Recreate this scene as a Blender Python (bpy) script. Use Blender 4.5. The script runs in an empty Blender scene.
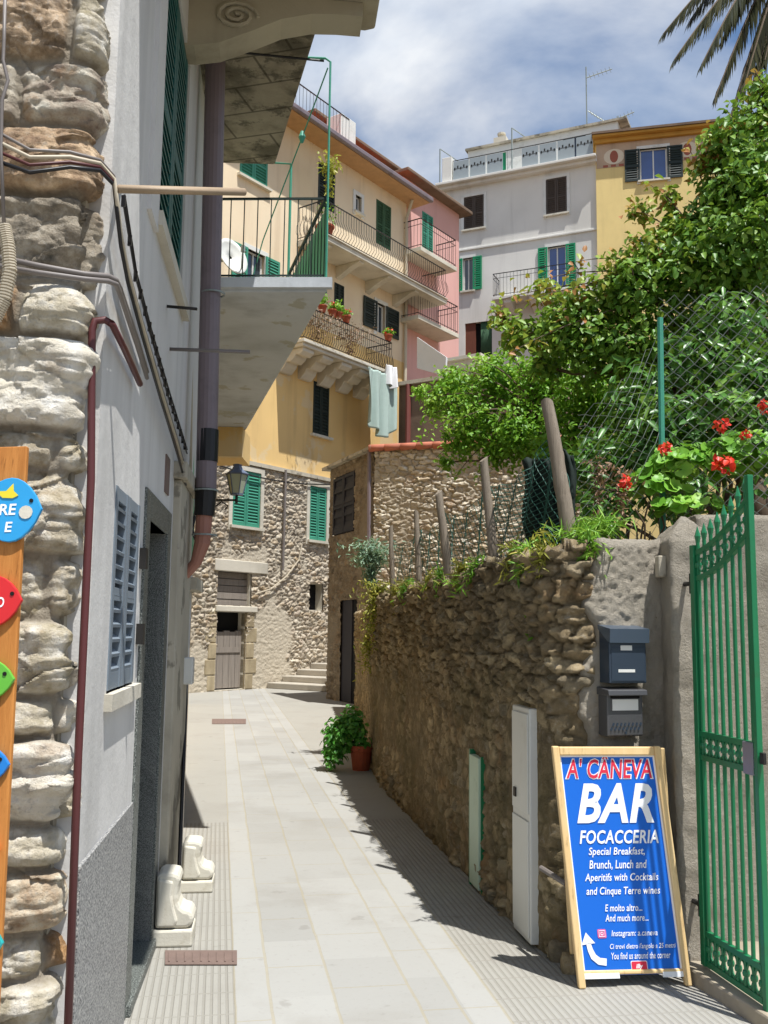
import bpy, math, random
import numpy as np
from mathutils import Vector, Matrix
random.seed(7); RNG = np.random.default_rng(11)
scene = bpy.context.scene
COL = scene.collection
# ------------------------------------------------------------------ camera
FPX = 950.0; CAMZ = 1.65; PITCH = math.atan(118 / FPX); ROLL = 0.012
_c, _s = math.cos(PITCH), math.sin(PITCH)
R0 = Vector((1, 0, 0)); U0 = Vector((0, -_s, _c)); FW = Vector((0, _c, _s))
CR = math.cos(ROLL) * R0 + math.sin(ROLL) * U0
CU = -math.sin(ROLL) * R0 + math.cos(ROLL) * U0
CAM = Vector((0, 0, CAMZ))
def ray(px, py): return FW + CR * ((px - 384) / FPX) + CU * ((512 - py) / FPX)
def at(px, py, Y):
    r = ray(px, py); return CAM + r * (Y / r.y)
def ground(px, py, z=0.0):
    r = ray(px, py); return CAM + r * ((z - CAMZ) / r.z)
cd = bpy.data.cameras.new('camera'); cam = bpy.data.objects.new('camera', cd); COL.objects.link(cam)
cd.sensor_fit = 'VERTICAL'; cd.sensor_height = 36; cd.lens = 36 * FPX / 1024; cd.clip_start = .05; cd.clip_end = 2000
M3 = Matrix((CR, CU, -FW)).transposed()
cam.matrix_world = Matrix.Translation(CAM) @ M3.to_4x4()
scene.camera = cam
# ------------------------------------------------------------------ helpers
def hx(h):
    h = h.lstrip('#'); v = [int(h[i:i + 2], 16) / 255 for i in (0, 2, 4)]
    return tuple((c / 12.92 if c <= .04045 else ((c + .055) / 1.055) ** 2.4) for c in v)
def origin_of(p):
    o = Vector((0, 0, 0))
    while p is not None: o += p.location; p = p.parent
    return o
def tag(o, label=None, cat=None, group=None, kind=None):
    if label: o['label'] = label
    if cat: o['category'] = cat
    if group: o['group'] = group
    if kind: o['kind'] = kind
    return o
def thing(name, loc, label, cat, group=None):
    o = bpy.data.objects.new(name, None); o.empty_display_size = .1; COL.objects.link(o); o.location = Vector(loc)
    return tag(o, label, cat, group)
def link_mesh(name, V, faces, mat, parent=None, smooth=False, colors=None):
    V = np.asarray(V, dtype=np.float64).reshape(-1, 3)
    if parent is not None: o_ = np.array(origin_of(parent))
    else:
        mn, mx = V.min(0), V.max(0); o_ = np.array([(mn[0] + mx[0]) / 2, (mn[1] + mx[1]) / 2, mn[2]])
    V = V - o_
    me = bpy.data.meshes.new(name)
    if isinstance(faces, np.ndarray):
        k = faces.shape[1]; n = len(faces)
        me.vertices.add(len(V)); me.vertices.foreach_set('co', V.ravel().astype(np.float32))
        me.loops.add(n * k); me.loops.foreach_set('vertex_index', faces.ravel().astype(np.int32))
        me.polygons.add(n); me.polygons.foreach_set('loop_start', np.arange(0, n * k, k, dtype=np.int32))
        me.polygons.foreach_set('loop_total', np.full(n, k, dtype=np.int32))
        me.update(calc_edges=True); me.validate()
    else:
        me.from_pydata([tuple(v) for v in V], [], faces); me.update()
    if colors is not None:
        a = me.color_attributes.new('vcol', 'FLOAT_COLOR', 'POINT')
        c = np.ones((len(V), 4), dtype=np.float32); c[:, :colors.shape[1]] = colors; a.data.foreach_set('color', c.ravel())
    if smooth: me.polygons.foreach_set('use_smooth', np.ones(len(me.polygons), dtype=bool))
    if isinstance(mat, (list, tuple)):
        for m in mat: me.materials.append(m)
    else: me.materials.append(mat)
    o = bpy.data.objects.new(name, me); COL.objects.link(o)
    if parent is not None: o.parent = parent
    else: o.location = Vector(o_)
    return o
class Fac:
    """a vertical plane: t along it, z up, o outwards"""
    def __init__(s, P, d):
        s.P = Vector((P[0], P[1], 0)); s.d = Vector((d[0], d[1], 0)).normalized(); s.n = Vector((s.d.y, -s.d.x, 0))
    def w(s, t, z, o=0.0): return s.P + s.d * t + s.n * o + Vector((0, 0, z))
    def px(s, x, y, o=0.0):
        r = ray(x, y); k = ((s.P + s.n * o - CAM).dot(s.n)) / r.dot(s.n); q = CAM + r * k
        return (q - s.P).dot(s.d), q.z
    def rect(s, x0, y0, x1, y1, o=0.0):
        """pixel box -> t0,t1,z0,z1 on this plane, sized on the box's middle lines"""
        xm, ym = (x0 + x1) / 2, (y0 + y1) / 2
        t0 = s.px(x0, ym, o)[0]; t1 = s.px(x1, ym, o)[0]; z1 = s.px(xm, y0, o)[1]; z0 = s.px(xm, y1, o)[1]
        return t0, t1, z0, z1
class MB:
    def __init__(s): s.v = []; s.f = []; s.mi = []
    def add(s, vs, fs):
        b = len(s.v); s.v += [tuple(v) for v in vs]; s.f += [tuple(i + b for i in f) for f in fs]; return s
    def quad(s, a, b, c, d): return s.add([a, b, c, d], [(0, 1, 2, 3)])
    def hexa(s, c):  # 8 corners: bottom 4 ccw, top 4 ccw
        return s.add(c, [(3, 2, 1, 0), (4, 5, 6, 7), (0, 1, 5, 4), (1, 2, 6, 5), (2, 3, 7, 6), (3, 0, 4, 7)])
    def box(s, a, b):
        x0, y0, z0 = a; x1, y1, z1 = b
        return s.hexa([(x0, y0, z0), (x1, y0, z0), (x1, y1, z0), (x0, y1, z0), (x0, y0, z1), (x1, y0, z1), (x1, y1, z1), (x0, y1, z1)])
    def fbox(s, F, t0, t1, z0, z1, o0, o1):
        return s.hexa([F.w(t0, z0, o1), F.w(t1, z0, o1), F.w(t1, z0, o0), F.w(t0, z0, o0), F.w(t0, z1, o1), F.w(t1, z1, o1), F.w(t1, z1, o0), F.w(t0, z1, o0)])
    def tube(s, pts, r, n=6, cap=True):
        pts = [Vector(p) for p in pts]; m = len(pts); rs = r if isinstance(r, (list, tuple)) else [r] * m
        b = len(s.v); up = None
        for i, p in enumerate(pts):
            d = (pts[min(i + 1, m - 1)] - pts[max(i - 1, 0)])
            d = d.normalized() if d.length > 1e-9 else Vector((0, 0, 1))
            if up is None: up = Vector((0, 0, 1)) if abs(d.z) < .9 else Vector((1, 0, 0))
            u = (up - d * up.dot(d)).normalized(); v = d.cross(u); up = u
            for k in range(n):
                a = 2 * math.pi * (k + .5) / n; s.v.append(tuple(p + (u * math.cos(a) + v * math.sin(a)) * rs[i]))
        for i in range(m - 1):
            for k in range(n):
                k2 = (k + 1) % n; s.f.append((b + i * n + k, b + i * n + k2, b + (i + 1) * n + k2, b + (i + 1) * n + k))
        if cap:
            s.f.append(tuple(b + k for k in range(n))[::-1]); s.f.append(tuple(b + (m - 1) * n + k for k in range(n)))
        return s
    def bar(s, a, b, w): return s.tube([a, b], w * .7071, 4)
    def lathe(s, c, prof, n=16, axis=None):
        c = Vector(c); b = len(s.v)
        for (r, z) in prof:
            for k in range(n):
                a = 2 * math.pi * k / n; s.v.append((c.x + r * math.cos(a), c.y + r * math.sin(a), c.z + z))
        for i in range(len(prof) - 1):
            for k in range(n):
                k2 = (k + 1) % n; s.f.append((b + i * n + k, b + i * n + k2, b + (i + 1) * n + k2, b + (i + 1) * n + k))
        s.f.append(tuple(b + k for k in range(n))[::-1]); s.f.append(tuple(b + (len(prof) - 1) * n + k for k in range(n)))
        return s
    def prism(s, pts, off):  # polygon extruded by vector
        n = len(pts); off = Vector(off); p2 = [Vector(p) + off for p in pts]
        return s.add(list(pts) + p2, [tuple(range(n))[::-1], tuple(range(n, 2 * n))] + [(i, (i + 1) % n, n + (i + 1) % n, n + i) for i in range(n)])
    def wall(s, F, t0, t1, z0, z1, holes=(), depth=.18, back=None, o=0.0):
        """front sheet with rectangular openings and reveals; optional volume going back"""
        hs = [h for h in holes if h[0] < t1 and h[1] > t0 and h[2] < z1 and h[3] > z0]
        ts = sorted({t0, t1, *[min(max(v, t0), t1) for h in hs for v in h[:2]]}); zs = sorted({z0, z1, *[min(max(v, z0), z1) for h in hs for v in h[2:4]]})
        for i in range(len(ts) - 1):
            for j in range(len(zs) - 1):
                tm, zm = (ts[i] + ts[i + 1]) / 2, (zs[j] + zs[j + 1]) / 2
                if any(h[0] < tm < h[1] and h[2] < zm < h[3] for h in hs): continue
                s.quad(F.w(ts[i], zs[j], o), F.w(ts[i + 1], zs[j], o), F.w(ts[i + 1], zs[j + 1], o), F.w(ts[i], zs[j + 1], o))
        for (a, b, c, d) in [h[:4] for h in hs]:
            q = lambda t, z, oo: F.w(t, z, oo)
            s.quad(q(a, c, o), q(a, d, o), q(a, d, o - depth), q(a, c, o - depth)); s.quad(q(b, c, o), q(b, c, o - depth), q(b, d, o - depth), q(b, d, o))
            s.quad(q(a, d, o), q(b, d, o), q(b, d, o - depth), q(a, d, o - depth)); s.quad(q(a, c, o), q(a, c, o - depth), q(b, c, o - depth), q(b, c, o))
        if back:
            s.quad(F.w(t0, z0, o), F.w(t0, z1, o), F.w(t0, z1, -back), F.w(t0, z0, -back)); s.quad(F.w(t1, z0, o), F.w(t1, z0, -back), F.w(t1, z1, -back), F.w(t1, z1, o))
            s.quad(F.w(t0, z0, -back), F.w(t0, z1, -back), F.w(t1, z1, -back), F.w(t1, z0, -back)); s.quad(F.w(t0, z1, o), F.w(t1, z1, o), F.w(t1, z1, -back), F.w(t0, z1, -back))
        return s
    def build(s, name, mat, parent=None, smooth=False, bevel=0):
        o = link_mesh(name, s.v, s.f, mat, parent, smooth)
        if bevel:
            m = o.modifiers.new('bevel', 'BEVEL'); m.width = bevel; m.segments = 2; m.limit_method = 'ANGLE'
        return o
# noise ----------------------------------------------------------------
def _h(ix, iy, s):
    n = (ix.astype(np.int64) * 374761393 + iy.astype(np.int64) * 668265263 + s * 974711) & 0xffffffff
    n = ((n ^ (n >> 13)) * 1274126177) & 0xffffffff; n = ((n ^ (n >> 16)) * 2246822519) & 0xffffffff
    return ((n ^ (n >> 15)) & 0xffffff) / float(0xffffff)
def vn(x, y, s=0):
    x = np.asarray(x, float); y = np.asarray(y, float); ix = np.floor(x); iy = np.floor(y); fx = x - ix; fy = y - iy
    fx = fx * fx * (3 - 2 * fx); fy = fy * fy * (3 - 2 * fy)
    a = _h(ix, iy, s); b = _h(ix + 1, iy, s); c = _h(ix, iy + 1, s); d = _h(ix + 1, iy + 1, s)
    return (a * (1 - fx) + b * fx) * (1 - fy) + (c * (1 - fx) + d * fx) * fy
def fbm(x, y, o=4, s=0):
    r = 0; a = .5; t = 0
    for i in range(o): r = r + a * vn(x * 2 ** i, y * 2 ** i, s + i * 17); t += a; a *= .5
    return r / t - .5
def sstep(a, b, x):
    t = np.clip((x - a) / (b - a), 0, 1); return t * t * (3 - 2 * t)
# ------------------------------------------------------------------ rubble walls
def facmap(F, t0=0., z0=0.):
    P = np.array(F.P); d = np.array(F.d); n = np.array(F.n)
    def m(s, z, h): return P + d * (s + t0)[..., None] + n * h[..., None] + np.array([0, 0, 1.]) * (z + z0)[..., None]
    return m
def polymap(pts, top, rnd=2):
    p = [np.array(q, float) for q in pts]
    for _ in range(rnd):
        q = [p[0]]
        for a, b in zip(p[:-1], p[1:]): q += [a * .8 + b * .2, a * .2 + b * .8]
        p = q + [p[-1]]
    p = np.array(p); seg = np.linalg.norm(np.diff(p, axis=0), axis=1); L = np.concatenate([[0], np.cumsum(seg)])
    dirs = np.diff(p, axis=0) / seg[:, None]; vd = np.vstack([dirs[0], (dirs[1:] + dirs[:-1]) / 2, dirs[-1]])
    def pos(s): return np.stack([np.interp(s, L, p[:, 0]), np.interp(s, L, p[:, 1])], -1)
    def nor(s):
        dx = np.interp(s, L, vd[:, 0]); dy = np.interp(s, L, vd[:, 1]); n = np.stack([dy, -dx], -1); return n / np.linalg.norm(n, axis=-1)[..., None]
    def m(s, z, h):
        T = top(s) if top else np.full_like(s, 1e9)
        over = np.clip(z - T, 0, None); xy = pos(s) + nor(s) * (np.where(z <= T, h, h * .6) - over)[..., None]
        zz = np.minimum(z, T) + np.where(z > T, h * .7, 0)
        return np.concatenate([xy, zz[..., None]], -1)
    m.L = L[-1]; m.pos = pos; m.nor = nor
    return m
def vor(u, v, seed):
    iv = np.floor(v); iu = np.floor(u); d1 = np.full_like(u, 9.); cx = np.zeros_like(u); cy = np.zeros_like(u); gx = np.zeros_like(u); gy = np.zeros_like(u)
    for dj in (-1, 0, 1):
        for di in (-1, 0, 1):
            i, j = iu + di, iv + dj; jx = i + _h(i, j, seed); jy = j + _h(i, j, seed + 3); d = (u - jx) ** 2 + (v - jy) ** 2; k = d < d1
            cx = np.where(k, i, cx); cy = np.where(k, j, cy); gx = np.where(k, u - jx, gx); gy = np.where(k, v - jy, gy); d1 = np.where(k, d, d1)
    return (_h(cx, cy, seed + 7) - .5) * gx + (_h(cx, cy, seed + 8) - .5) * gy + .35 * (_h(cx, cy, seed + 9) - .5)
def rubble(name, mp, W, H, cw, ch, res, amp, mat, parent, holes=(), seed=1, gap=.16, rough=.35, ampfn=None, warp=.35, resz=None, flat=.28, strata=0., cover=None, terr=0, facet=.5, course=False):
    ns = int(W / res) + 1; nz = int(H / (resz or res)) + 1
    s, z = np.meshgrid(np.linspace(0, W, ns), np.linspace(0, H, nz), indexing='ij')
    u = s / cw + warp * 2 * fbm(s / cw * .9, z / ch * .9, 5, seed + 5); v = z / ch + warp * 2 * fbm(s / cw * .9 + 40, z / ch * .9, 5, seed + 9)
    iv = np.floor(v); d1 = np.full_like(u, 9.); d2 = np.full_like(u, 9.); c1x = np.zeros_like(u); c1y = np.zeros_like(u); g1x = np.zeros_like(u); g1y = np.zeros_like(u)
    for dj in (-1, 0, 1):
        j = iv + dj; sh = (j % 2) * .5; iu = np.floor(u - sh)
        for di in (-1, 0, 1):
            i = iu + di; jx = i + sh + .5 + (_h(i, j, seed) - .5) * .75; jy = j + .5 + (_h(i, j, seed + 3) - .5) * .6
            d = np.sqrt((u - jx) ** 2 * .8 + (v - jy) ** 2 * 1.15)
            nearer = d < d1
            d2 = np.where(nearer, d1, np.minimum(d2, d)); c1x = np.where(nearer, i, c1x); c1y = np.where(nearer, j, c1y); g1x = np.where(nearer, u - jx, g1x); g1y = np.where(nearer, v - jy, g1y); d1 = np.where(nearer, d, d1)
    e = d2 - d1; r1 = _h(c1x, c1y, seed + 21); r2 = _h(c1x, c1y, seed + 22); r3 = _h(c1x, c1y, seed + 23)
    mask = sstep(gap * .25, gap, e); prof = sstep(0, flat, e)
    if course:   # roughly squared blocks laid in courses, recessed mortar between them
        rg = np.random.default_rng(seed); hs = []; 
        while sum(hs) < H + 1: hs.append(ch * rg.choice([.55, .8, 1., 1.15, 1.3]))
        zb = np.concatenate([[-.1], -.1 + np.cumsum(hs)]); zw = z + .045 * fbm(s * 2.6, z * 2.6, 4, seed + 61) + .012 * fbm(s * 16, z * 16, 3, seed + 62)
        r = np.clip(np.searchsorted(zb, zw) - 1, 0, len(zb) - 2); ez = np.minimum(zw - zb[r], zb[r + 1] - zw); wr = cw * (.75 + .6 * _h(r, r * 0 + 3, seed)); off = _h(r, r * 0 + 5, seed) * 3
        sw = s + .05 * fbm(s * 2.4 + 9, z * 2.4, 4, seed + 63) + .012 * fbm(s * 16, z * 16 + 5, 3, seed + 64); q_ = (sw + off) / wr; ci = np.floor(q_); fr = q_ - ci; es = np.minimum(fr, 1 - fr) * wr
        em = -.012 * np.log(np.exp(-ez / .012) + np.exp(-es / .012)); r1, r2, r3 = _h(ci, r, seed + 21), _h(ci, r, seed + 22), _h(ci, r, seed + 23)
        mask = sstep(.006, .02, em); prof = sstep(.0, .05, em); g1x = fr - .5; g1y = (zw - (zb[r] + zb[r + 1]) / 2) / ch
    fine = fbm(s / cw * 3, z / ch * 3, 6, seed + 31) + .5 * (.25 - np.abs(fbm(s / cw * 1.7 + r1 * 9, z / ch * 1.7 + r2 * 9, 5, seed + 37))) + strata * fbm(s / cw * 1.1 + r2 * 7, z / ch * 9 + r1 * 5, 4, seed + 39)
    wu, wv_ = .25 * fbm(s / cw * 3, z / ch * 3, 3, seed + 51), .25 * fbm(s / cw * 3 + 7, z / ch * 3, 3, seed + 52)
    fine = fine + facet * (vor(s / cw * 2.2 + wu, z / ch * 1.8 + wv_, seed + 41) + .45 * vor(s / cw * 5.5 + wu * 2, z / ch * 5 + wv_ * 2, seed + 43))
    if terr: q_ = fine * terr; fl = np.floor(q_); fine = fine * .45 + .55 * (fl + sstep(.0, .45, q_ - fl)) / terr
    cv = 0 if cover is None else cover(s, z)
    mask = mask * (1 - cv)
    h = amp * (.45 * cv + mask * (.35 + .45 * prof + .6 * (r1 - .5) + (r2 - .5) * g1x * 1.3 + (r3 - .5) * g1y * 1.3 + rough * 2 * fine) + .5 * (1 - mask) * fine)
    if ampfn is not None: h = h * ampfn(s, z)
    P = mp(s, z, h).reshape(-1, 3)
    i, j = np.meshgrid(np.arange(ns - 1), np.arange(nz - 1), indexing='ij')
    a = i * nz + j; f = np.stack([a, a + nz, a + nz + 1, a + 1], -1)
    sm = (s[:-1, :-1] + s[1:, 1:]) / 2; zm = (z[:-1, :-1] + z[1:, 1:]) / 2; keep = np.ones(sm.shape, bool)
    for (x0, x1, z0, z1) in holes: keep &= ~((sm > x0) & (sm < x1) & (zm > z0) & (zm < z1))
    colors = np.stack([r1, mask, r2], -1).reshape(-1, 3)
    return link_mesh(name, P, f[keep].reshape(-1, 4), mat, parent, True, colors)
# ------------------------------------------------------------------ materials
class NT:
    def __init__(s, name):
        s.m = bpy.data.materials.new(name); s.m.use_nodes = True; s.t = s.m.node_tree; s.t.nodes.clear()
        s.out = s.n('ShaderNodeOutputMaterial'); s.b = s.n('ShaderNodeBsdfPrincipled'); s.l(s.b.outputs[0], s.out.inputs[0])
    def n(s, t, **k):
        q = s.t.nodes.new(t)
        for a, b in k.items(): setattr(q, a, b)
        return q
    def l(s, a, b): s.t.links.new(a, b)
    def put(s, sock, v):
        if hasattr(v, 'is_linked') or isinstance(v, bpy.types.NodeSocket): s.l(v, sock)
        elif isinstance(v, (tuple, list)) and len(v) == 3 and sock.type == 'RGBA': sock.default_value = (*v, 1)
        else: sock.default_value = v
    def math(s, op, a, b=None, c=None, clamp=False):
        q = s.n('ShaderNodeMath', operation=op); q.use_clamp = clamp
        for i, v in enumerate((a, b, c)):
            if v is not None: s.put(q.inputs[i], v)
        return q.outputs[0]
    def mix(s, f, a, b, mode='MIX'):
        q = s.n('ShaderNodeMix', data_type='RGBA', blend_type=mode); s.put(q.inputs[0], f); s.put(q.inputs[6], a); s.put(q.inputs[7], b); return q.outputs[2]
    def ramp(s, f, stops):
        q = s.n('ShaderNodeValToRGB'); e = q.color_ramp.elements
        while len(e) < len(stops): e.new(.5)
        for k, (p, c) in zip(e, stops): k.position = p; k.color = (*c, 1) if len(c) == 3 else c
        s.put(q.inputs[0], f); return q.outputs[0]
    def step(s, f, a, b):
        q = s.n('ShaderNodeMapRange', interpolation_type='SMOOTHSTEP'); s.put(q.inputs[0], f); q.inputs[1].default_value = a; q.inputs[2].default_value = b; return q.outputs[0]
    def coord(s, kind='Object', scale=(1, 1, 1), rot=(0, 0, 0)):
        if not hasattr(s, 'tc'): s.tc = s.n('ShaderNodeTexCoord')
        m = s.n('ShaderNodeMapping'); m.inputs[3].default_value = scale; m.inputs[2].default_value = rot; s.l(s.tc.outputs[kind], m.inputs[0]); return m.outputs[0]
    def noise(s, scale, detail=4, rough=.55, vec=None, dist=0):
        q = s.n('ShaderNodeTexNoise'); q.inputs['Scale'].default_value = scale; q.inputs['Detail'].default_value = detail; q.inputs['Roughness'].default_value = rough; q.inputs['Distortion'].default_value = dist
        s.l(vec if vec is not None else s.coord(), q.inputs['Vector']); return q.outputs[0]
    def bump(s, h, strength=.3, dist=.01, nrm=None):
        q = s.n('ShaderNodeBump'); q.inputs['Strength'].default_value = strength; q.inputs['Distance'].default_value = dist; s.l(h, q.inputs['Height'])
        if nrm is not None: s.l(nrm, q.inputs['Normal'])
        return q.outputs[0]
    def fin(s, col=None, rough=.8, nrm=None, metal=0, spec=.3):
        if col is not None: s.put(s.b.inputs['Base Color'], col)
        s.put(s.b.inputs['Roughness'], rough); s.b.inputs['Metallic'].default_value = metal; s.b.inputs['Specular IOR Level'].default_value = spec
        if nrm is not None: s.l(nrm, s.b.inputs['Normal'])
        return s.m
def mul(c, k): return tuple(min(1, x * k) for x in c)
def m_paint(name, c, rough=.5, var=.25, scale=6, bump=.15, metal=0, spec=.4, dirt=None, dirt_amt=.5):
    n = NT(name); f = n.noise(scale, 5); col = n.mix(f, mul(c, 1 - var), mul(c, 1 + var))
    if dirt: col = n.mix(n.math('MULTIPLY', n.step(n.noise(scale * .7, 6, .7), .5, .75), dirt_amt), col, dirt)
    return n.fin(col, rough, n.bump(n.noise(scale * 12, 3), bump, .004), metal, spec)
def m_plaster(name, c, stain, amt=.5, scale=.5, bump=.35, patch=None, patch_amt=.0):
    n = NT(name); big = n.noise(scale, 6, .65); streak = n.noise(1, 5, .6, n.coord('Object', (2.2, 2.2, .18)))
    col = n.mix(n.noise(scale * 8, 4), mul(c, .9), mul(c, 1.08))
    col = n.mix(n.math('MULTIPLY', n.step(big, .42, .72), amt), col, stain)
    col = n.mix(n.math('MULTIPLY', n.step(streak, .5, .75), amt * .7), col, mul(stain, .8))
    if patch: col = n.mix(n.math('MULTIPLY', n.step(n.noise(scale * 2.3, 7, .6), .56, .6), patch_amt), col, patch)
    b = n.bump(n.noise(14, 6, .6), bump, .01); b = n.bump(n.noise(90, 3, .6), bump * .7, .004, b)
    return n.fin(col, .9, b, 0, .2)
def m_stone(name, stops, mortar, fine=.35, bump=.6, moss=None, moss_amt=0, bs=1., mort_amt=1.):
    n = NT(name); a = n.n('ShaderNodeVertexColor'); a.layer_name = 'vcol'; sp = n.n('ShaderNodeSeparateColor'); n.l(a.outputs[0], sp.inputs[0])
    col = n.ramp(sp.outputs[0], stops)
    f1 = n.noise(7 * bs, 7, .65); f2 = n.noise(28 * bs, 6, .7)
    col = n.mix(fine, col, n.ramp(f1, [(.3, (.05, .045, .035)), (.5, (.4, .36, .3)), (.68, (.85, .82, .75))]), 'OVERLAY')
    col = n.mix(n.math('MULTIPLY', n.step(n.noise(3.1 * bs, 6, .6), .54, .66), .5), col, n.mix(sp.outputs[2], mul(stops[len(stops) // 2][1], .55), hx('#a07a50')))
    col = n.mix(n.math('MULTIPLY', n.step(f2, .52, .68), .45), col, n.mix(sp.outputs[2], (.5, .47, .42), (.1, .09, .075)))
    col = n.mix(n.math('MULTIPLY', n.math('SUBTRACT', 1, sp.outputs[1]), mort_amt), col, n.mix(f2, mul(mortar, .7), mul(mortar, 1.2)))
    if moss: col = n.mix(n.math('MULTIPLY', n.step(n.noise(1.3, 7, .65), .5, .68), moss_amt), col, moss)
    b = n.bump(n.noise(18 * bs, 8, .7), bump, .03 / bs); b = n.bump(n.noise(75 * bs, 5, .7), bump * .8, .008 / bs, b)
    return n.fin(col, .92, b, 0, .15)
def m_leaf(name, stops, trans=.35, rough=.45):
    n = NT(name); a = n.n('ShaderNodeVertexColor'); a.layer_name = 'vcol'; sp = n.n('ShaderNodeSeparateColor'); n.l(a.outputs[0], sp.inputs[0])
    col = n.ramp(sp.outputs[0], stops); n.fin(col, rough, None, 0, .35)
    t = n.n('ShaderNodeBsdfTranslucent'); n.put(t.inputs[0], n.mix(.5, col, (.35, .5, .05), 'MULTIPLY')); n.put(t.inputs[0], n.mix(.35, col, (.3, .4, .03)))
    mx = n.n('ShaderNodeMixShader'); mx.inputs[0].default_value = trans; n.l(n.b.outputs[0], mx.inputs[1]); n.l(t.outputs[0], mx.inputs[2]); n.l(mx.outputs[0], n.out.inputs[0]); return n.m
def m_wood(name, c1, c2, axis_scale=(18, 18, 1.2), rough=.75, bump=.4):
    n = NT(name); v = n.coord('Object', axis_scale); f = n.noise(1, 6, .65, v, .6); g = n.noise(3, 5, .7, v)
    col = n.mix(f, c1, c2); col = n.mix(n.math('MULTIPLY', n.step(g, .55, .7), .5), col, mul(c1, .45))
    return n.fin(col, rough, n.bump(g, bump, .006), 0, .25)
def m_glass(name, c=(.03, .045, .06), rough=.06):
    n = NT(name); return n.fin(n.mix(n.noise(2, 2), mul(c, .8), mul(c, 1.3)), rough, None, 0, .9)
MT = {}
def mk():
    G = MT
    G['white_metal'] = m_paint('white_enamel', hx('#d8d8d2'), .4, .06, 3, .05, 0, .4, hx('#8c8a7c'), .35)
    G['cream'] = m_plaster('cream_render', hx('#cdc7b8'), hx('#8b8474'), .45, .8)
    G['greyplaster'] = m_plaster('grey_lime_render', hx('#d6d4d0'), hx('#9d9b96'), .45, .7, .35)
    G['concrete'] = m_plaster('old_concrete', hx('#bcb4a2'), hx('#5a554a'), .8, 1.0, .5, hx('#3a362e'), .5)
    G['soffit'] = m_plaster('painted_soffit', hx('#cdd2d6'), hx('#a2a7a8'), .7, 1.1, .2, hx('#a8a58c'), .6)
    G['granite'] = None
    n = NT('speckled_granite'); f = n.noise(130, 3, .6); col = n.ramp(f, [(.36, hx('#3c3d3e')), (.47, hx('#7b7c7d')), (.55, hx('#979795')), (.66, hx('#c4c2bc'))]); G['granite'] = n.fin(col, .5, None, 0, .4)
    n = NT('dark_granite'); f = n.noise(160, 2, .5); col = n.ramp(f, [(.36, hx('#2e3231')), (.5, hx('#5c605c')), (.64, hx('#8c908a'))]); G['granite_dark'] = n.fin(col, .5, None, 0, .4)
    G['peach'] = m_plaster('peach_render', hx('#e8d6b8'), hx('#c8ae8e'), .6, .3, .2)
    G['ochre'] = m_plaster('ochre_render', hx('#e2c082'), hx('#c0a070'), .6, .35, .2, hx('#d2c4a6'), .45)
    G['pink'] = m_plaster('pink_render', hx('#d9aaa2'), hx('#bd8e86'), .4, .25, .2)
    G['greyhouse'] = m_plaster('pale_grey_render', hx('#dfddd6'), hx('#b2b0a8'), .45, .3, .2)
    G['yellow'] = m_plaster('yellow_render', hx('#e4cc8c'), hx('#bea878'), .4, .3, .2)
    G['brownwall'] = m_plaster('brown_roughcast', hx('#7d6a5a'), hx('#52443a'), .6, .8, .6)
    G['roughcast'] = None
    n = NT('pebbly_roughcast'); f = n.noise(40, 6, .7); col = n.mix(n.noise(3, 6, .6), hx('#b3a997'), hx('#d0c7b7')); col = n.mix(n.math('MULTIPLY', n.step(n.noise(1.6, 6, .65), .5, .7), .6), col, hx('#7a7264')); col = n.mix(n.math('MULTIPLY', n.step(f, .52, .64), .35), col, hx('#d0c4ae'))
    b = n.bump(n.noise(38, 7, .8), 1., .045); G['roughcast'] = n.fin(col, .95, b, 0, .15)
    G['green_shutter'] = m_paint('green_shutter_paint', hx('#3d8a72'), .55, .15, 3, .1)
    G['vivid_green'] = m_paint('vivid_green_paint', hx('#15885a'), .5, .1, 3, .1)
    G['teal_dark'] = m_paint('dark_teal_paint', hx('#1d5a56'), .5, .15, 3, .1)
    G['dark_shutter'] = m_paint('black_green_paint', hx('#1e2a26'), .55, .2, 3, .1)
    G['brown_shutter'] = m_paint('brown_shutter_paint', hx('#4a4038'), .7, .2, 3, .2)
    G['navy_shutter'] = m_paint('faded_dark_timber', hx('#2c2a30'), .7, .2, 3, .2)
    G['blue_grey'] = m_paint('blue_grey_paint', hx('#76818b'), .5, .15, 4, .1)
    G['dark_iron'] = m_paint('dark_iron', hx('#2c2a28'), .55, .2, 8, .2, .3)
    G['green_iron'] = m_paint('green_iron', hx('#3f8f78'), .55, .15, 8, .2)
    G['gate_green'] = m_paint('gate_green_paint', hx('#1a7449'), .4, .18, 5, .15, 0, .5, hx('#3a4a2e'), .4)
    G['glass'] = m_glass('window_glass'); G['blue_glass'] = m_glass('sky_glass', hx('#2c4a86'), .1)
    G['black'] = m_paint('black_interior', hx('#0d0c0b'), .9, .2)
    G['old_wood'] = m_wood('weathered_grey_wood', hx('#6f675f'), hx('#a39a90'))
    G['post_wood'] = m_wood('chestnut_pole_wood', hx('#6c6052'), hx('#a39787'), (55, 55, 3), .9, 1.)
    G['pine'] = m_wood('varnished_pine', hx('#d6ad72'), hx('#efd6a4'), (16, 16, 1.5), .45, .2)
    G['plank'] = m_wood('orange_plank', hx('#94571f'), hx('#d6934e'), (34, 34, 1.6), .55, .4)
    G['terracotta'] = m_paint('terracotta', hx('#9c5038'), .85, .25, 8, .3, 0, .2, hx('#5a3a2c'), .4)
    G['tile'] = m_paint('clay_tile', hx('#b8654a'), .85, .35, 5, .3, 0, .2, hx('#6a4a3c'), .5)
    G['eavewood'] = m_paint('eave_tiles', hx('#b08a62'), .85, .3, 4, .3)
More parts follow.
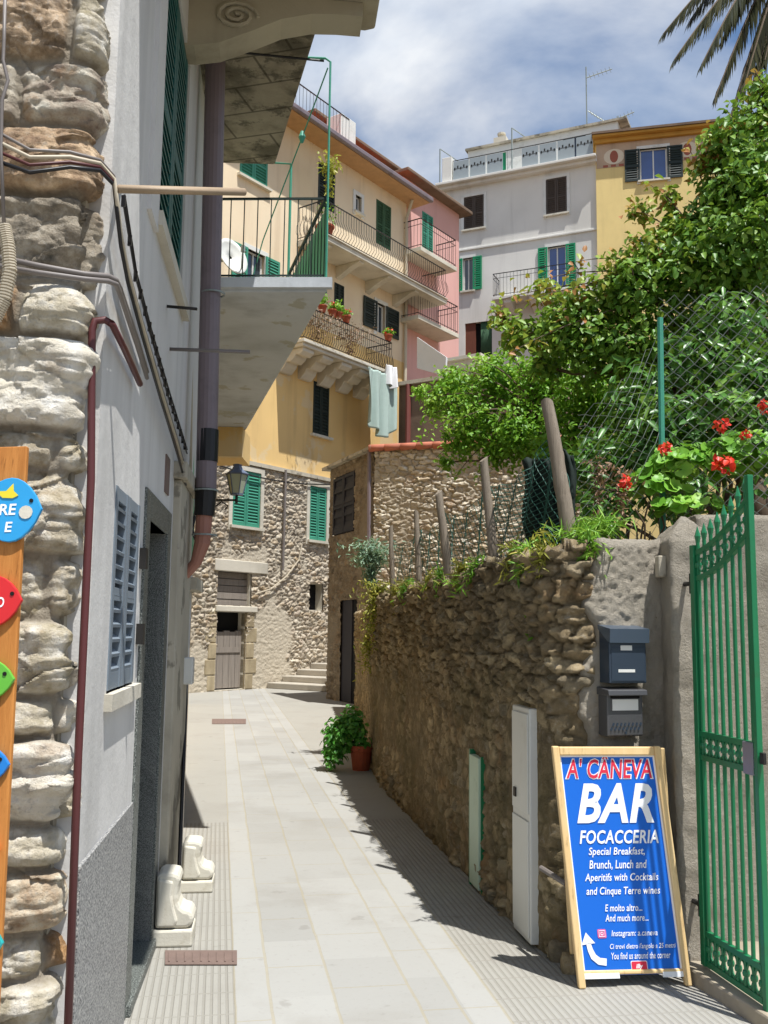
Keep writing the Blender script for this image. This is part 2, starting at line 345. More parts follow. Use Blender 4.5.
    G['grey_pvc'] = m_paint('brown_grey_pipe', hx('#7a6e72'), .45, .08, 3, .08, 0, .4, hx('#3c3436'), .5)
    G['black_plastic'] = m_paint('black_plastic', hx('#1d1c1e'), .4, .15, 4, .1)
    G['maroon'] = m_paint('maroon_pipe', hx('#572c2c'), .45, .12, 3, .08)
    G['light_pipe'] = m_paint('pale_pipe', hx('#b8ad98'), .55, .12, 3, .1)
    G['grey_cable'] = m_paint('grey_cable', hx('#77706c'), .5, .12, 6, .1)
    G['green_pipe'] = m_paint('pale_green_pipe', hx('#7fb089'), .5, .1, 3, .1)
    G['marble'] = m_paint('white_stone', hx('#cfcabb'), .7, .1, 8, .3, 0, .3, hx('#8f8264'), .7)
    G['rust'] = m_paint('rusty_iron', hx('#74625a'), .8, .25, 12, .3)
    G['soil'] = m_paint('dry_soil', hx('#5e4e38'), .95, .35, 3, .8)
    G['wire'] = m_paint('galvanised_wire', hx('#8c9490'), .5, .1, 5, .05, .3)
    G['wire_dark'] = m_paint('green_netting', hx('#2f5a4e'), .6, .1, 5, .05)
    G['mail_dark'] = m_paint('graphite_enamel', hx('#3a4654'), .35, .08, 3, .05, .3, .5)
    G['mail_grey'] = m_paint('pewter_enamel', hx('#5c5c5e'), .42, .12, 6, .15, .5, .5)
    G['paper'] = m_paint('paper_label', hx('#d9d9d4'), .6, .05)
    G['sign_blue'] = m_paint('sign_blue_print', hx('#1668d0'), .5, .05, 2, .02, 0, .3)
    G['sign_white'] = m_paint('sign_white_print', hx('#f2f4f6'), .5, .02, 2, .02, 0, .3)
    G['sign_red'] = m_paint('sign_red_print', hx('#d8324a'), .5, .05, 2, .02, 0, .3)
    G['sign_pink'] = m_paint('sign_pink_print', hx('#e06aa0'), .5, .1, 30, .02, 0, .3)
    for k, h in dict(fish_blue='#2a9ad6', fish_red='#d0262a', fish_green='#62b03a', fish_navy='#1e7ac8', fish_orange='#f07a1e', fish_teal='#28a0a0', yellow_paint='#e6d232').items():
        G[k] = m_paint(k, hx(h), .35, .1, 10, .05, 0, .5)
    G['sheet'] = m_paint('sage_cotton', hx('#a4b6ae'), .9, .1, 6, .2)
    G['white_cloth'] = m_paint('white_cotton', hx('#dcdcdc'), .9, .05, 6, .2)
    G['lamp_glass'] = m_paint('frosted_lamp_glass', hx('#a9b09a'), .3, .1)
    G['curtain'] = m_paint('green_curtain', hx('#3a5a40'), .9, .3, 8, .3)
    G['panel_green'] = m_leaf('corrugated_green_sheet', [(0, hx('#5fae94')), (1, hx('#5fae94'))], .55, .35)
    n = NT('board_marked_concrete'); bt = n.n('ShaderNodeTexBrick'); bt.offset = .5; bt.inputs['Scale'].default_value = 1.; bt.inputs['Mortar Size'].default_value = .012; bt.inputs['Brick Width'].default_value = .55; bt.inputs['Row Height'].default_value = .32; bt.inputs['Mortar Smooth'].default_value = .6
    n.l(n.coord('Object', (1, 1, 1), (0, 0, .27)), bt.inputs['Vector']); f = n.noise(2.2, 7, .65); col = n.mix(n.noise(9, 5), hx('#857c69'), hx('#a89e88')); col = n.mix(n.math('MULTIPLY', n.step(f, .42, .62), .75), col, hx('#4a4538')); col = n.mix(n.math('MULTIPLY', n.step(n.noise(5, 7, .7), .52, .62), .6), col, hx('#26231d'))
    col = n.mix(n.math('MULTIPLY', bt.outputs['Fac'], .65), col, hx('#3a352a')); G['slab'] = n.fin(col, .92, n.bump(n.noise(20, 6, .7), .5, .02), 0, .15)
    G['rail_iron'] = m_paint('dark_green_iron', hx('#2c3a36'), .55, .2, 8, .2, .2)
    G['pole_paint'] = m_paint('brown_beige_pole', hx('#a08c74'), .6, .2, 6, .2, 0, .3, hx('#5e5040'), .5)
    G['cream_dark'] = m_plaster('grimy_cream_render', hx('#b0a893'), hx('#6a6252'), .7, 1.2, .4)
    G['bark'] = m_wood('bark', hx('#4a3d30'), hx('#7a6a58'), (14, 14, 3))
mk()
G = MT
def leaf_mb(F, t0, t1, z0, z1, o, thick=.04, slat=.07, louvre=True, tie=None):
    m = MB(); w = min(.07, (t1 - t0) * .16); o1 = o + thick
    m.fbox(F, t0, t0 + w, z0, z1, o, o1); m.fbox(F, t1 - w, t1, z0, z1, o, o1)
    mid = z0 + (z1 - z0) * .47
    for a, b in ((z0, z0 + w * 1.3), (mid - w * .5, mid + w * .5), (z1 - w, z1)): m.fbox(F, t0 + w, t1 - w, a, b, o + .003, o1 - .003)
    m.quad(F.w(t0 + w, z0, o + .004), F.w(t1 - w, z0, o + .004), F.w(t1 - w, z1, o + .004), F.w(t0 + w, z1, o + .004))
    z = z0 + w * 1.3
    while z < z1 - w - slat * .6:
        a, b = t0 + w, t1 - w; h = slat * .8
        m.hexa([F.w(a, z, o1 - .004), F.w(b, z, o1 - .004), F.w(b, z + h * .6, o + .008), F.w(a, z + h * .6, o + .008), F.w(a, z + .012, o1 - .002), F.w(b, z + .012, o1 - .002), F.w(b, z + h * .6 + .012, o + .01), F.w(a, z + h * .6 + .012, o + .01)])
        z += slat
    return m
def window(F, house, r, style, smat, surround=None, sill='marble', o=0., depth=.16, slat=.09, glass='glass', leafw=None, sillz=True):
    """style: closed / open (leaves flat on the wall) / plain"""
    t0, t1, z0, z1 = r; w = t1 - t0
    m = MB(); f = .05
    for a, b, c, d in ((t0, t0 + f, z0, z1), (t1 - f, t1, z0, z1), (t0 + f, t1 - f, z0, z0 + f), (t0 + f, t1 - f, z1 - f, z1), ((t0 + t1) / 2 - f / 2, (t0 + t1) / 2 + f / 2, z0 + f, z1 - f)):
        m.fbox(F, a, b, c, d, o - depth + .01, o - depth + .06)
    win = m.build('window', G['white_metal'] if style != 'closed' else G[smat], house)
    p = MB(); p.quad(F.w(t0, z0, o - depth + .03), F.w(t1, z0, o - depth + .03), F.w(t1, z1, o - depth + .03), F.w(t0, z1, o - depth + .03))
    p.build('pane', G[glass], win)
    if style == 'closed':
        tm = (t0 + t1) / 2
        leaf_mb(F, t0 + .01, tm - .006, z0 + .01, z1 - .01, o - .03, .04, slat).build('shutter', G[smat], win)
        leaf_mb(F, tm + .006, t1 - .01, z0 + .01, z1 - .01, o - .03, .04, slat).build('shutter', G[smat], win)
    elif style == 'open':
        lw = leafw or w / 2
        leaf_mb(F, t0 - lw, t0 - .01, z0, z1, o + .03, .04, slat).build('shutter', G[smat], win)
        leaf_mb(F, t1 + .01, t1 + lw, z0, z1, o + .03, .04, slat).build('shutter', G[smat], win)
    if surround:
        s = MB(); k = .13
        for a, b, c, d in ((t0 - k, t0, z0 - k, z1 + k), (t1, t1 + k, z0 - k, z1 + k), (t0, t1, z1, z1 + k)): s.fbox(F, a, b, c, d, o - .12, o + .035)
        s.build('surround', G[surround], win)
    if sillz:
        s = MB(); s.fbox(F, t0 - .1, t1 + .1, z0 - .07, z0 + .003, o - .1, o + .12); s.build('sill', G[sill], win)
    return r
def railing(F, t0, t1, z0, z1, o, mat, parent, step=.11, bar=.012, wall_o=0., left=True, right=True, name='railing', belly=0, mid=False):
    m = MB()
    def run(a, b):
        L = (b - a).length; n = max(1, int(L / step))
        m.bar(a + Vector((0, 0, z1 - z0)), b + Vector((0, 0, z1 - z0)), bar * 2.4); m.bar(a + Vector((0, 0, .08)), b + Vector((0, 0, .08)), bar * 1.6)
        out = (b - a).normalized(); out = Vector((out.y, -out.x, 0))
        if mid: m.bar(a + Vector((0, 0, (z1 - z0) * .8)), b + Vector((0, 0, (z1 - z0) * .8)), bar * 1.3)
        for i in range(n + 1):
            p = a.lerp(b, i / n); H = z1 - z0
            if belly: m.tube([p + Vector((0, 0, .08)), p + out * belly + Vector((0, 0, H * .22)), p + out * belly * .8 + Vector((0, 0, H * .4)), p + Vector((0, 0, H * .62)), p + Vector((0, 0, H))], bar * .6, 4)
            else: m.bar(p + Vector((0, 0, 0)), p + Vector((0, 0, H)), bar)
    run(F.w(t0, z0, o), F.w(t1, z0, o))
    if left: run(F.w(t0, z0, wall_o), F.w(t0, z0, o))
    if right: run(F.w(t1, z0, o), F.w(t1, z0, wall_o))
    return m.build(name, G[mat], parent)
# =============================================================== LEFT: plastered house
L = Fac((-.6, 0), (-.113, 1)); LY = lambda px: .6 / ((384 - px) / 950 - .113)
def ly(px, py): return L.px(px, py)
lh = thing('plastered_house', L.w(5, 0), 'grey plastered house along the left, with a blue-grey louvred shutter and granite door', 'house')
sh = L.rect(115, 514, 138, 689); sh = (3.5, 4.12, 1.41, 2.17)
up = (4.28, 5.45, 3.55, 5.05)
door_r = (4.42, 5.15, .0, 2.15)
LE = 6.9
m = MB(); m.wall(L, 3.12, LE, 0, 9.5, [sh, up, door_r], .22, back=3.); m.build('wall', G['greyplaster'], lh)
m = MB()
for a, b in ((3.1205, 4.25),): m.fbox(L, a, b, 0, .9, -.02, .012)
m.build('plinth', G['granite'], lh)
# louvred shutter window
window(L, lh, sh, 'plain', 'blue_grey', None, 'cream', sillz=False)
w_ = MB(); w_.fbox(L, sh[0] - .04, sh[1] + .08, sh[2] - .06, sh[2], -.1, .03); w_.build('sill', G['cream'], lh)
for a, b in ((sh[0], (sh[0] + sh[1]) / 2 - .01), ((sh[0] + sh[1]) / 2 + .01, sh[1])):
    s_ = leaf_mb(L, a, b, sh[2] + .01, sh[3], -.045, .05, .055).build('shutter', G['blue_grey'], lh)
m = MB()
for z in (1.62, 1.95): m = MB(); m.fbox(L, sh[1] + .06, sh[1] + .12, z - .045, z + .045, 0, .03); m.build('hinge', G['dark_iron'], lh)
# tall upper window
window(L, lh, up, 'plain', 'teal_dark', None, sillz=False, depth=.15)
for a, b in ((4.34, 4.86), (4.87, 5.42)): leaf_mb(L, a, b, up[2] + .02, up[3] - .02, -.06, .05, .06).build('shutter', G['teal_dark'], lh)
m = MB(); m.fbox(L, up[0] - .1, up[1] + .12, up[2] - .07, up[2], -.1, .04); m.build('sill', G['cream'], lh)
m = MB(); m.fbox(L, 3.95, 4.2, up[2] - .1, 7, 0, .02); m.build('pilaster', G['greyplaster'], lh)
# door: granite jambs, step and dark leaf
m = MB(); m.fbox(L, 4.27, 4.42, 0, 2.28, -.2, .012); m.fbox(L, 5.15, 5.3, 0, 2.28, -.2, .012); m.fbox(L, 4.42, 5.15, 2.15, 2.28, -.2, .012); dr = m.build('door_frame', G['granite_dark'], lh, bevel=.006)
m = MB(); m.fbox(L, 4.42, 5.15, 0.02, 2.15, -.21, -.16)
for a, b in ((4.48, 4.76), (4.81, 5.09)):
    for c, d in ((.15, .95), (1.05, 2.05)): m.fbox(L, a, b, c, d, -.16, -.145)
dl = m.build('door', G['teal_dark'], lh, bevel=.004)
m = MB(); m.lathe(L.w(4.79, 1.02, -.12), [(.02, -.02), (.03, 0), (.02, .02)], 8); m.build('handle', G['dark_iron'], dl)
m = MB(); m.fbox(L, 4.3, 5.28, 0, .05, -.1, .03); m.build('doorstep', G['granite_dark'], lh, bevel=.006)
# concrete pilaster after the door, with chipped patch and meter plate
m = MB(); m.fbox(L, 5.45, 6.25, 0, 2.5, -.02, .045); m.build('pilaster', G['concrete'], lh, bevel=.01); m = MB(); m.fbox(L, 5.4, 6.3, 2.5, 2.6, -.02, .075); m.build('pilaster', G['concrete'], lh, bevel=.01)
m = MB(); m.fbox(L, 6.3, 6.88, 1.9, 1.98, -.02, .08); m.build('ledge', G['concrete'], lh)
m = MB(); m.fbox(L, 4.98, 5.15, 2.36, 2.56, -.02, .008); m.build('wall_niche_plate', G['rust'], lh)
# upper balcony of the near house: slab, scroll bracket, then an older tapering slab
z = 5.15
pA = at(376, 23, 5.5)
m = MB(); prot = (Vector((pA.x, pA.y, 0)) - L.P).dot(L.n)
zb = pA.z
pts = [(3.1, -.05), (5.5, -.05), (5.5, prot - .06), (5.47, prot), (3.1, prot)]
m.prism([L.w(t, zb, o) for t, o in pts][::-1], (0, 0, .16)); m.fbox(L, 3.15, 5.45, zb + .16, zb + .24, -.05, prot - .05)
nb = m.build('balcony', G['cream_dark'], lh, bevel=.012)
for tt in (3.6, 5.22):
    pr = [(0, 0), (prot * .93, 0), (prot * .93, -.09), (prot * .8, -.09), (prot * .66, -.1), (prot * .5, -.15), (prot * .33, -.25), (prot * .18, -.33), (.06, -.36), (0, -.36)]
    m = MB(); m.prism([L.w(tt, zb - .004 + q, o - .02) for o, q in pr], L.d * .2)
    # carved spiral proud of the near cheek
    sp = [L.w(tt - .01, zb - .16 + .09 * (1 - k / 30) * math.sin(k * .55), .28 + .13 * (1 - k / 30) * math.cos(k * .55)) for k in range(28)]
    m.tube(sp, .014, 5)
    m.build('scroll_bracket', G['cream_dark'], nb, bevel=.01)
railing(L, 3.15, 5.45, zb + .24, zb + 1.2, prot - .06, 'dark_iron', nb, wall_o=0)
# old concrete slab behind
a = at(318, 24, 5.52); z2 = a.z + .02; far = at(275, 165, 7.2); ztop = z2
def atz(px, py, z): r = ray(px, py); return CAM + r * ((z - CAMZ) / r.z)
n1 = atz(316, 30, z2); n2 = atz(275, 165, z2); w1 = L.w(L.px(205, 30)[0], z2); 
NL = Vector((L.w(5.51, 0).x - .05, L.w(5.51, 0).y, z2)); f2 = atz(217, 163, z2)
m = MB(); P4 = [Vector((NL.x, NL.y, z2)), Vector((n1.x, n1.y + .02, z2)), n2, Vector((f2.x - .2, f2.y, z2))]
m.prism(P4[::-1], (0, 0, .14)); slab = m.build('balcony', G['slab'], lh, bevel=.015)
# iron ties across the underside
m = MB()
for (x0, y0, x1, y1) in ((224, 51, 327, 62),): m.tube([atz(x0, y0, z2 - .05), atz(x1 - 3, y1 - 1, z2 - .05)], .008, 5)
m.build('tie_rod', G['dark_iron'], slab)
# =============================================================== second left house (after the drainpipe) with lower balcony
d2 = Vector((-.2, 1, 0)); S0 = L.w(LE, 0)
K = Fac((S0.x, S0.y), (-.2, 1))
kh = thing('terrace_house', K.w(3, 0), 'ochre house behind the drainpipe, carrying a grey balcony with green side panel', 'house')
m = MB(); m.wall(K, .02, 14.5, 0, 10.5, [], .1, back=4.); m.build('wall', G['ochre'], kh)
bz = at(327, 293, 7.0).z
b1, b2, b3 = atz(327, 292, bz), atz(246, 430, bz), atz(212, 441, bz); b0 = Vector((K.w(.05, 0).x - .02, b1.y + .03, bz))
P4 = [b0, b1, b2, Vector((b3.x - .3, b3.y, bz))]
m = MB(); m.prism(P4[::-1], (0, 0, .1)); lb = m.build('balcony', G['soffit'], kh, bevel=.01)
m = MB(); e = (b0 - b1).normalized(); m.hexa([b0 + Vector((0, -.05, .02)), b1 + Vector((.04, -.05, .02)), b1 + Vector((.04, 0.0, .02)), b0 + Vector((0, 0, .02)), b0 + Vector((0, -.05, .1)), b1 + Vector((.04, -.05, .1)), b1 + Vector((.04, 0, .1)), b0 + Vector((0, 0, .1))])
m.build('edge_trim', G['soffit'], lb)
# iron rails: front run with plain bars, side run with green corrugated panel
RH = at(327, 197, 7.0).z - bz
b0r, b1r = b0 + Vector((.08, .05, .1)), b1 + Vector((-.03, .05, .1)); b2r = b2 + Vector((-.05, -.1, .1))
m = MB(); H = RH - .1
m.bar(b0r + Vector((0, 0, H)), b1r + Vector((0, 0, H)), .016); m.bar(b0r + Vector((0, 0, .05)), b1r + Vector((0, 0, .05)), .012)
for i in range(9):
    p = b0r.lerp(b1r, i / 8); m.bar(p, p + Vector((0, 0, H)), .0075)
m.bar(b1r + Vector((0, 0, H)), b2r + Vector((0, 0, H)), .022)
for i in range(40):
    p = b1r.lerp(b2r, (i + 1) / 40); m.bar(p, p + Vector((0, 0, H)), .0075)
rl = m.build('railing', G['rail_iron'], lb)
m = MB(); prev = None; nn = 150; side = Vector((d2.y, -d2.x, 0)).normalized()
for i in range(nn + 1):
    q = b1r.lerp(b2r, i / nn) + side * (.018 + (.012 if i % 2 else -.0)); 
    if prev is not None: m.quad(prev + Vector((0, 0, .02)), q + Vector((0, 0, .02)), q + Vector((0, 0, H - .04)), prev + Vector((0, 0, H - .04)))
    prev = q
gp = m.build('side_panel', G['panel_green'], rl)
ca = gp.data.color_attributes.new('vcol', 'FLOAT_COLOR', 'POINT')
m = MB(); ptop = at(327, 62, 7.0); m.tube([b1r + Vector((.02, -.03, -.1)), Vector((b1r.x + .02, b1r.y - .03, ptop.z)), Vector((b1r.x - .02, b1r.y - .03, ptop.z + .03)), Vector((b0r.x - .1, b1r.y - .03, ptop.z + .06))], .0095, 6)
pb = at(289, 250, 8.6); m.tube([Vector((pb.x, pb.y, bz + .1)), Vector((pb.x, pb.y, at(290, 164, 8.6).z)), Vector((pb.x - .5, pb.y, at(290, 161, 8.6).z))], .014, 6)
m.tube([Vector((b1r.x, b1r.y - .03, ptop.z - .05)), at(303, 135, 7.4), at(263, 240, 8.3), at(246, 300, 9)], .006, 4); m.lathe(at(302, 137, 7.4), [(.012, -.05), (.03, 0), (.012, .05)], 8)
m.build('clothesline_post', G['green_iron'], rl)
# ochre end piece below the balcony's far end
o1, o2 = at(213, 440, 12.0), at(243, 458, 12.0)
m = MB(); m.box((o1.x - .3, 11.9, o2.z), (o2.x, 12.6, bz - .002)); m.build('bracket', G['ochre'], kh)
# =============================================================== STONE / OCHRE / PEACH house
d = Vector((.585, .811, 0)); q = at(205, 692, 25.0)
S = Fac((q.x, q.y), d)
th = thing('tall_house', S.w(5, 0), 'tall peach and ochre house on a rubble base, with two long flowered balconies', 'house')
tE = S.px(406, 250)[0]
zs = S.px(215, 456)[1]; zo = 10.9; zeave = S.px(360, 157, .68)[1]
def SR(*a): return S.rect(*a)
H_ = {}
sw1, sw2 = SR(231, 471, 259, 527), SR(308, 487, 325, 541)
brd, dor, hol = SR(217, 572, 251, 606), SR(215, 612, 245, 692), SR(309, 584, 323, 610)
dor = (dor[0], dor[1], 0.02, dor[3])
SB = facmap(S, -3.)
rub_amp = .06
def amp_tall(s, z): return np.where((z > zs - 1.0) & (np.abs(s - 3 - sw1[0]) < .2), .3, 1.)
rubble('stone_wall', SB, 16.6 if False else tE + 3, zs, .27, .135, .024, .042, m_stone('sunlit_rubble', [(0, hx('#8f8576')), (.3, hx('#b3a999')), (.6, hx('#cbc3b4')), (.85, hx('#a39177')), (1, hx('#d8d1c4'))], hx('#c3b9a6'), .4, .7), th,
       holes=[(a + 3, b + 3, c, dd) for a, b, c, dd in (sw1, sw2, brd, dor, hol)], seed=3, gap=.16, rough=.8, warp=.6, cover=lambda s, z: .9 * sstep(.02, .12, fbm(s * .55, z * .6, 4, 61) + .05 * np.sin(z * 2)))
# the plain return volume behind the stones
m = MB(); m.wall(S, -3, tE, 0, zs, [dor, brd, hol, sw1, sw2], .32, back=5., o=-.05); m.build('wall', G['cream'], th)
for r in (sw1, sw2): window(S, th, r, 'closed', 'green_shutter', 'cream', 'cream', o=.04, slat=.085)
m = MB()
for i in range(5):
    hgt = (brd[3] - brd[2]) / 5; m.fbox(S, brd[0], brd[1], brd[2] + i * hgt + .008, brd[2] + (i + 1) * hgt - .008, -.2, -.15 + .012 * (i % 2))
m.build('boarded_window', G['old_wood'], th)
m = MB(); m.fbox(S, brd[0] - .15, brd[1] + .6, brd[3], brd[3] + .32, -.2, .07); m.build('lintel', G['cream'], th, bevel=.02); m = MB(); m.fbox(S, brd[0] - .08, brd[1] + .2, brd[2] - .16, brd[2], -.2, .09); m.build('lintel', G['cream'], th, bevel=.02)
m = MB(); zdm = dor[3] - .5
for i in range(5):
    a = dor[0] + (dor[1] - dor[0]) * i / 5; b = dor[0] + (dor[1] - dor[0]) * (i + 1) / 5; m.fbox(S, a + .006, b - .006, .06, zdm - .03 * (i % 2), -.2 - .012 * (i % 2), -.15)
m.fbox(S, dor[0] + .05, dor[1] - .05, 1.0, 1.14, -.15, -.125)
m.build('door', G['old_wood'], th)
m = MB(); m.quad(S.w(dor[0], 0, -.3), S.w(dor[1], 0, -.3), S.w(dor[1], dor[3], -.3), S.w(dor[0], dor[3], -.3)); m.build('dark_opening', G['black'], th); m = MB(); m.quad(S.w(hol[0], hol[2], -.3), S.w(hol[1], hol[2], -.3), S.w(hol[1], hol[3], -.3), S.w(hol[0], hol[3], -.3)); m.build('dark_opening', G['black'], th)
jamb = m_plaster('jamb_stone', hx('#b3a588'), hx('#7c6e56'), .7, 1.2, .6)
for k in range(5):
    for a, b in ((dor[0] - .28 - .1 * (k % 2), dor[0]), (dor[1], dor[1] + .3 + .12 * (k % 2))): m = MB(); m.fbox(S, a, b, k * dor[3] / 5 + .012, (k + 1) * dor[3] / 5, -.2, .035 + .01 * (k % 3)); m.build('door_jamb_stone', jamb, th, bevel=.025)
# upper walls
oc_w = SR(313, 383, 329, 436)
mid = [SR(334, 284, 344, 318), SR(376, 304, 385, 333)]
pe_top = SR(240, 140, 268, 182); pe_door = SR(246, 252, 264, 288 + 12)
up_door = SR(318, 166, 335, 203 + 6); up_sm = SR(355, 196, 361, 213); up_sh = SR(376, 203, 391, 247)
holes = [oc_w, pe_top, pe_door, up_sm, up_sh, up_door, mid[0], mid[1]]
m = MB(); m.wall(S, -3, tE, zs, zo, holes, .2, back=5.); m.build('wall', G['ochre'], th)
m = MB(); m.wall(S, -3, tE, zo, zeave + .1, holes, .2, back=5.); m.build('wall', G['peach'], th)
m = MB(); m.fbox(S, -3, tE, zs - .06, zs + .05, -.1, .1); m.build('string_course', G['concrete'], th)
window(S, th, oc_w, 'closed', 'dark_shutter', None, slat=.1)
window(S, th, pe_top, 'closed', 'green_shutter', None, 'cream')
window(S, th, pe_door, 'open', 'green_shutter', 'white_metal', leafw=.6, sillz=False)
window(S, th, up_sm, 'plain', 'dark_shutter', 'white_metal')
window(S, th, up_sh, 'closed', 'green_shutter' if False else 'curtain', None, sillz=False)
window(S, th, up_door, 'closed', 'dark_shutter', None, sillz=False)
window(S, th, mid[0], 'closed', 'dark_shutter', None, sillz=False)
window(S, th, mid[1], 'open', 'dark_shutter', 'white_metal', sillz=False, leafw=.75)
# roof with clay underside eaves
eo = .7
m = MB(); m.hexa([S.w(-3.2, zeave - .02, -.2), S.w(-3.2, zeave + .02, eo), S.w(tE + .45, zeave + .02, eo), S.w(tE + .45, zeave - .02, -.2), S.w(-3.2, zeave + .16, -.2), S.w(-3.2, zeave + .1, eo), S.w(tE + .45, zeave + .1, eo), S.w(tE + .45, zeave + .16, -.2)])
m.build('eaves', G['eavewood'], th)
m = MB(); m.fbox(S, -3.2, tE + .5, zeave + .02, zeave + .2, eo + .002, eo + .14); m.build('gutter', G['grey_pvc'], th, bevel=.04)
m = MB(); m.hexa([S.w(-3.2, zeave + .17, eo - .02), S.w(tE + .45, zeave + .17, eo - .02), S.w(tE + .45, zeave + 1.6, -5), S.w(-3.2, zeave + 1.6, -5), S.w(-3.2, zeave + .27, eo - .02), S.w(tE + .45, zeave + .27, eo - .02), S.w(tE + .45, zeave + 1.7, -5), S.w(-3.2, zeave + 1.7, -5)])
m.build('roof', G['tile'], th)
# roof terrace railing with a white pier
tp = S.px(349, 131, .3)[0]
railing(S, 0, tp, zeave + .3, zeave + 1.35, .3, 'dark_iron', th, step=.16, left=False, right=False)
t0_, t1_ = S.px(341, 128, .3)[0], S.px(356, 128, .3)[0]
m = MB(); m.fbox(S, t0_, t1_, zeave + .2, S.px(349, 118, .3)[1], -.3, .3); m.build('roof_pier', G['white_metal'], th, bevel=.02)
# upper balcony
bo = 1.05
ub0, zub0 = S.px(324, 243, bo); ub1, zub1 = S.px(447, 301, bo); zub = (zub0 + zub1) / 2
m = MB(); m.fbox(S, ub0, ub1, zub, zub + .16, -.1, bo); m.fbox(S, ub0, ub1, zub + .16, zub + .2, -.1, bo + .05); ubal = m.build('balcony', G['cream'], th, bevel=.02)
rzu = S.px(390, 238, bo)[1]
railing(S, ub0 + .05, ub1 - .05, zub + .2, zub + 1.25, bo - .04, 'dark_iron', ubal, step=.13, belly=.12)
def corbel(F, t, zt, o, parent, mat='cream', w=.28, h=.5):
    pr = [(-.05, 0), (o, 0), (o, -.1), (o * .86, -.2), (o * .72, -.17), (o * .66, -.26), (o * .5, -.36), (o * .36, -.33), (o * .3, -.44), (.12, -h), (-.05, -h)]
    m = MB(); m.prism([F.w(t, zt - .003 + q, oo) for oo, q in pr], F.d * w); return m.build('corbel', G[mat], parent, bevel=.02)
for t in np.linspace(ub0 + .3, min(ub1, tE) - .8, 4): m = MB(); m.prism([S.w(t, zub - .003 - q, oo) for oo, q in [(-.05, 0)] + [(bo * .9 * (1 - k / 9), .05 + .33 * math.sin(k / 9 * 1.57) ** 1.6) for k in range(10)] + [(-.05, .38)]] if False else [S.w(t, zub - .003, -.05), S.w(t, zub - .003, bo * .9)] + [S.w(t, zub - .003 - (.06 + .34 * (k / 9) ** 1.7), bo * .9 * (1 - k / 9) ** .8) for k in range(10)] + [S.w(t, zub - .4, -.05)], S.d * .24); m.build('corbel', G['cream'], ubal, bevel=.015)
# lower balcony with scrolled corbels
l0, zl0 = S.px(303, 348, bo); l1, zl1 = S.px(393, 377, bo); zl = (zl0 + zl1) / 2
m = MB(); m.fbox(S, l0, l1, zl, zl + .1, -.1, bo); m.fbox(S, l0 - .04, l1 + .04, zl + .1, zl + .2, -.1, bo + .07); lbal = m.build('balcony', G['cream'], th, bevel=.015)
railing(S, l0 + .05, l1 - .05, zl + .2, zl + 1.2, bo - .03, 'dark_iron', lbal, step=.1, belly=.08, mid=True)
for t in np.linspace(l0 + .1, l1 - .75, 5): corbel(S, t, zl, bo * .92, lbal, 'cream', .5, .6)
# downpipes
m = MB(); t = S.px(402, 400)[0]; m.tube([S.w(tE - .15, zeave, .35), S.w(tE - .12, zeave - .6, .1), S.w(tE - .12, 0, .1)], .06, 8); m.build('downpipe', G['light_pipe'], th)
m = MB(); t = S.px(282, 500)[0]; m.tube([S.w(t, zs + .0, .12), S.w(t, zs - 2.9, .1)], .04, 6); m.build('downpipe', G['grey_cable'], th)
m = MB(); m.tube([S.w(k, zs - .12 - .25 * math.sin((k + 1) / 6 * 3.1), .12) for k in np.linspace(-1, 7, 14)], .02, 5); m.build('cable', G['black_plastic'], th)
m = MB(); m.tube([S.w(t + .2 + .3 * k, zs - 2.3 - .35 * k - .1 * math.sin(k * 2), .1) for k in np.linspace(0, -6, 12)], .018, 5) if False else m.tube([S.px and S.w(S.px(x, y)[0], S.px(x, y)[1], .11) for x, y in ((252, 594), (268, 589), (284, 576), (296, 560), (299, 545))], .02, 5); m.build('cable', G['light_pipe'], th)
# steps climbing along the foot of the tall house
ts = S.px(263, 690)[0]
st = MB()
for i in range(9):
    t = ts + .1 + i * .62; st.fbox(S, t, t + 7 - i * .62, i * .165, (i + 1) * .165 - .002, .05, 2.6)
steps = st.build('stone_steps', None or m_plaster('step_stone', hx('#b0a99c'), hx('#7c7568'), .6, .9, .5), None, bevel=.02); tag(steps, kind='structure')
# =============================================================== PINK house
pk = thing('pink_house', S.w(tE + 2.5, 0), 'pink house beyond the tall peach house, with a teal glazed door and two small balconies', 'house')
PO = -.15
zp = S.px(462, 207, .3)[1]; zp2 = S.px(375, 153, -.6)[1]
tp1 = S.px(459, 250, PO)[0]; tp0 = tE - 4.2
pd = S.rect(422, 214, 433, 253, PO)
m = MB(); m.wall(S, tE + .02, tp1, 0, zp, [pd], .2, back=6., o=PO); m.wall(S, tp0, tE + .9, zeave - .5, zp2, [], .2, back=6., o=-1.2); m.build('wall', G['pink'], pk)
window(S, pk, pd, 'closed', 'green_iron', None, o=PO, sillz=False)
m = MB(); m.fbox(S, tE - .3, tp1 + .35, zp, zp + .14, -6, PO + .42); m.build('roof', G['brownwall'], pk, bevel=.03); m = MB(); m.fbox(S, tp0 - .2, tE + 1.1, zp2, zp2 + .14, -6, -.6); m.build('roof', G['brownwall'], pk, bevel=.03)
for (y0, y1, x0, x1) in ((253, 269, 421, 457), (312, 338, 404, 459)):
    a, za = S.px(x0, y0, PO + .9); b, zb_ = S.px(x1, y1, PO + .9); zz = (za + zb_) / 2; a = max(a, tE - .3)
    m = MB(); m.fbox(S, a, b, zz, zz + .16, PO - .05, PO + .9); bb = m.build('balcony', G['cream'], pk, bevel=.015)
    railing(S, a + .04, b - .04, zz + .16, zz + 1.2, PO + .86, 'dark_iron', bb, step=.14, wall_o=PO, mid=True)
lo = S.rect(437, 285, 446, 318, PO)
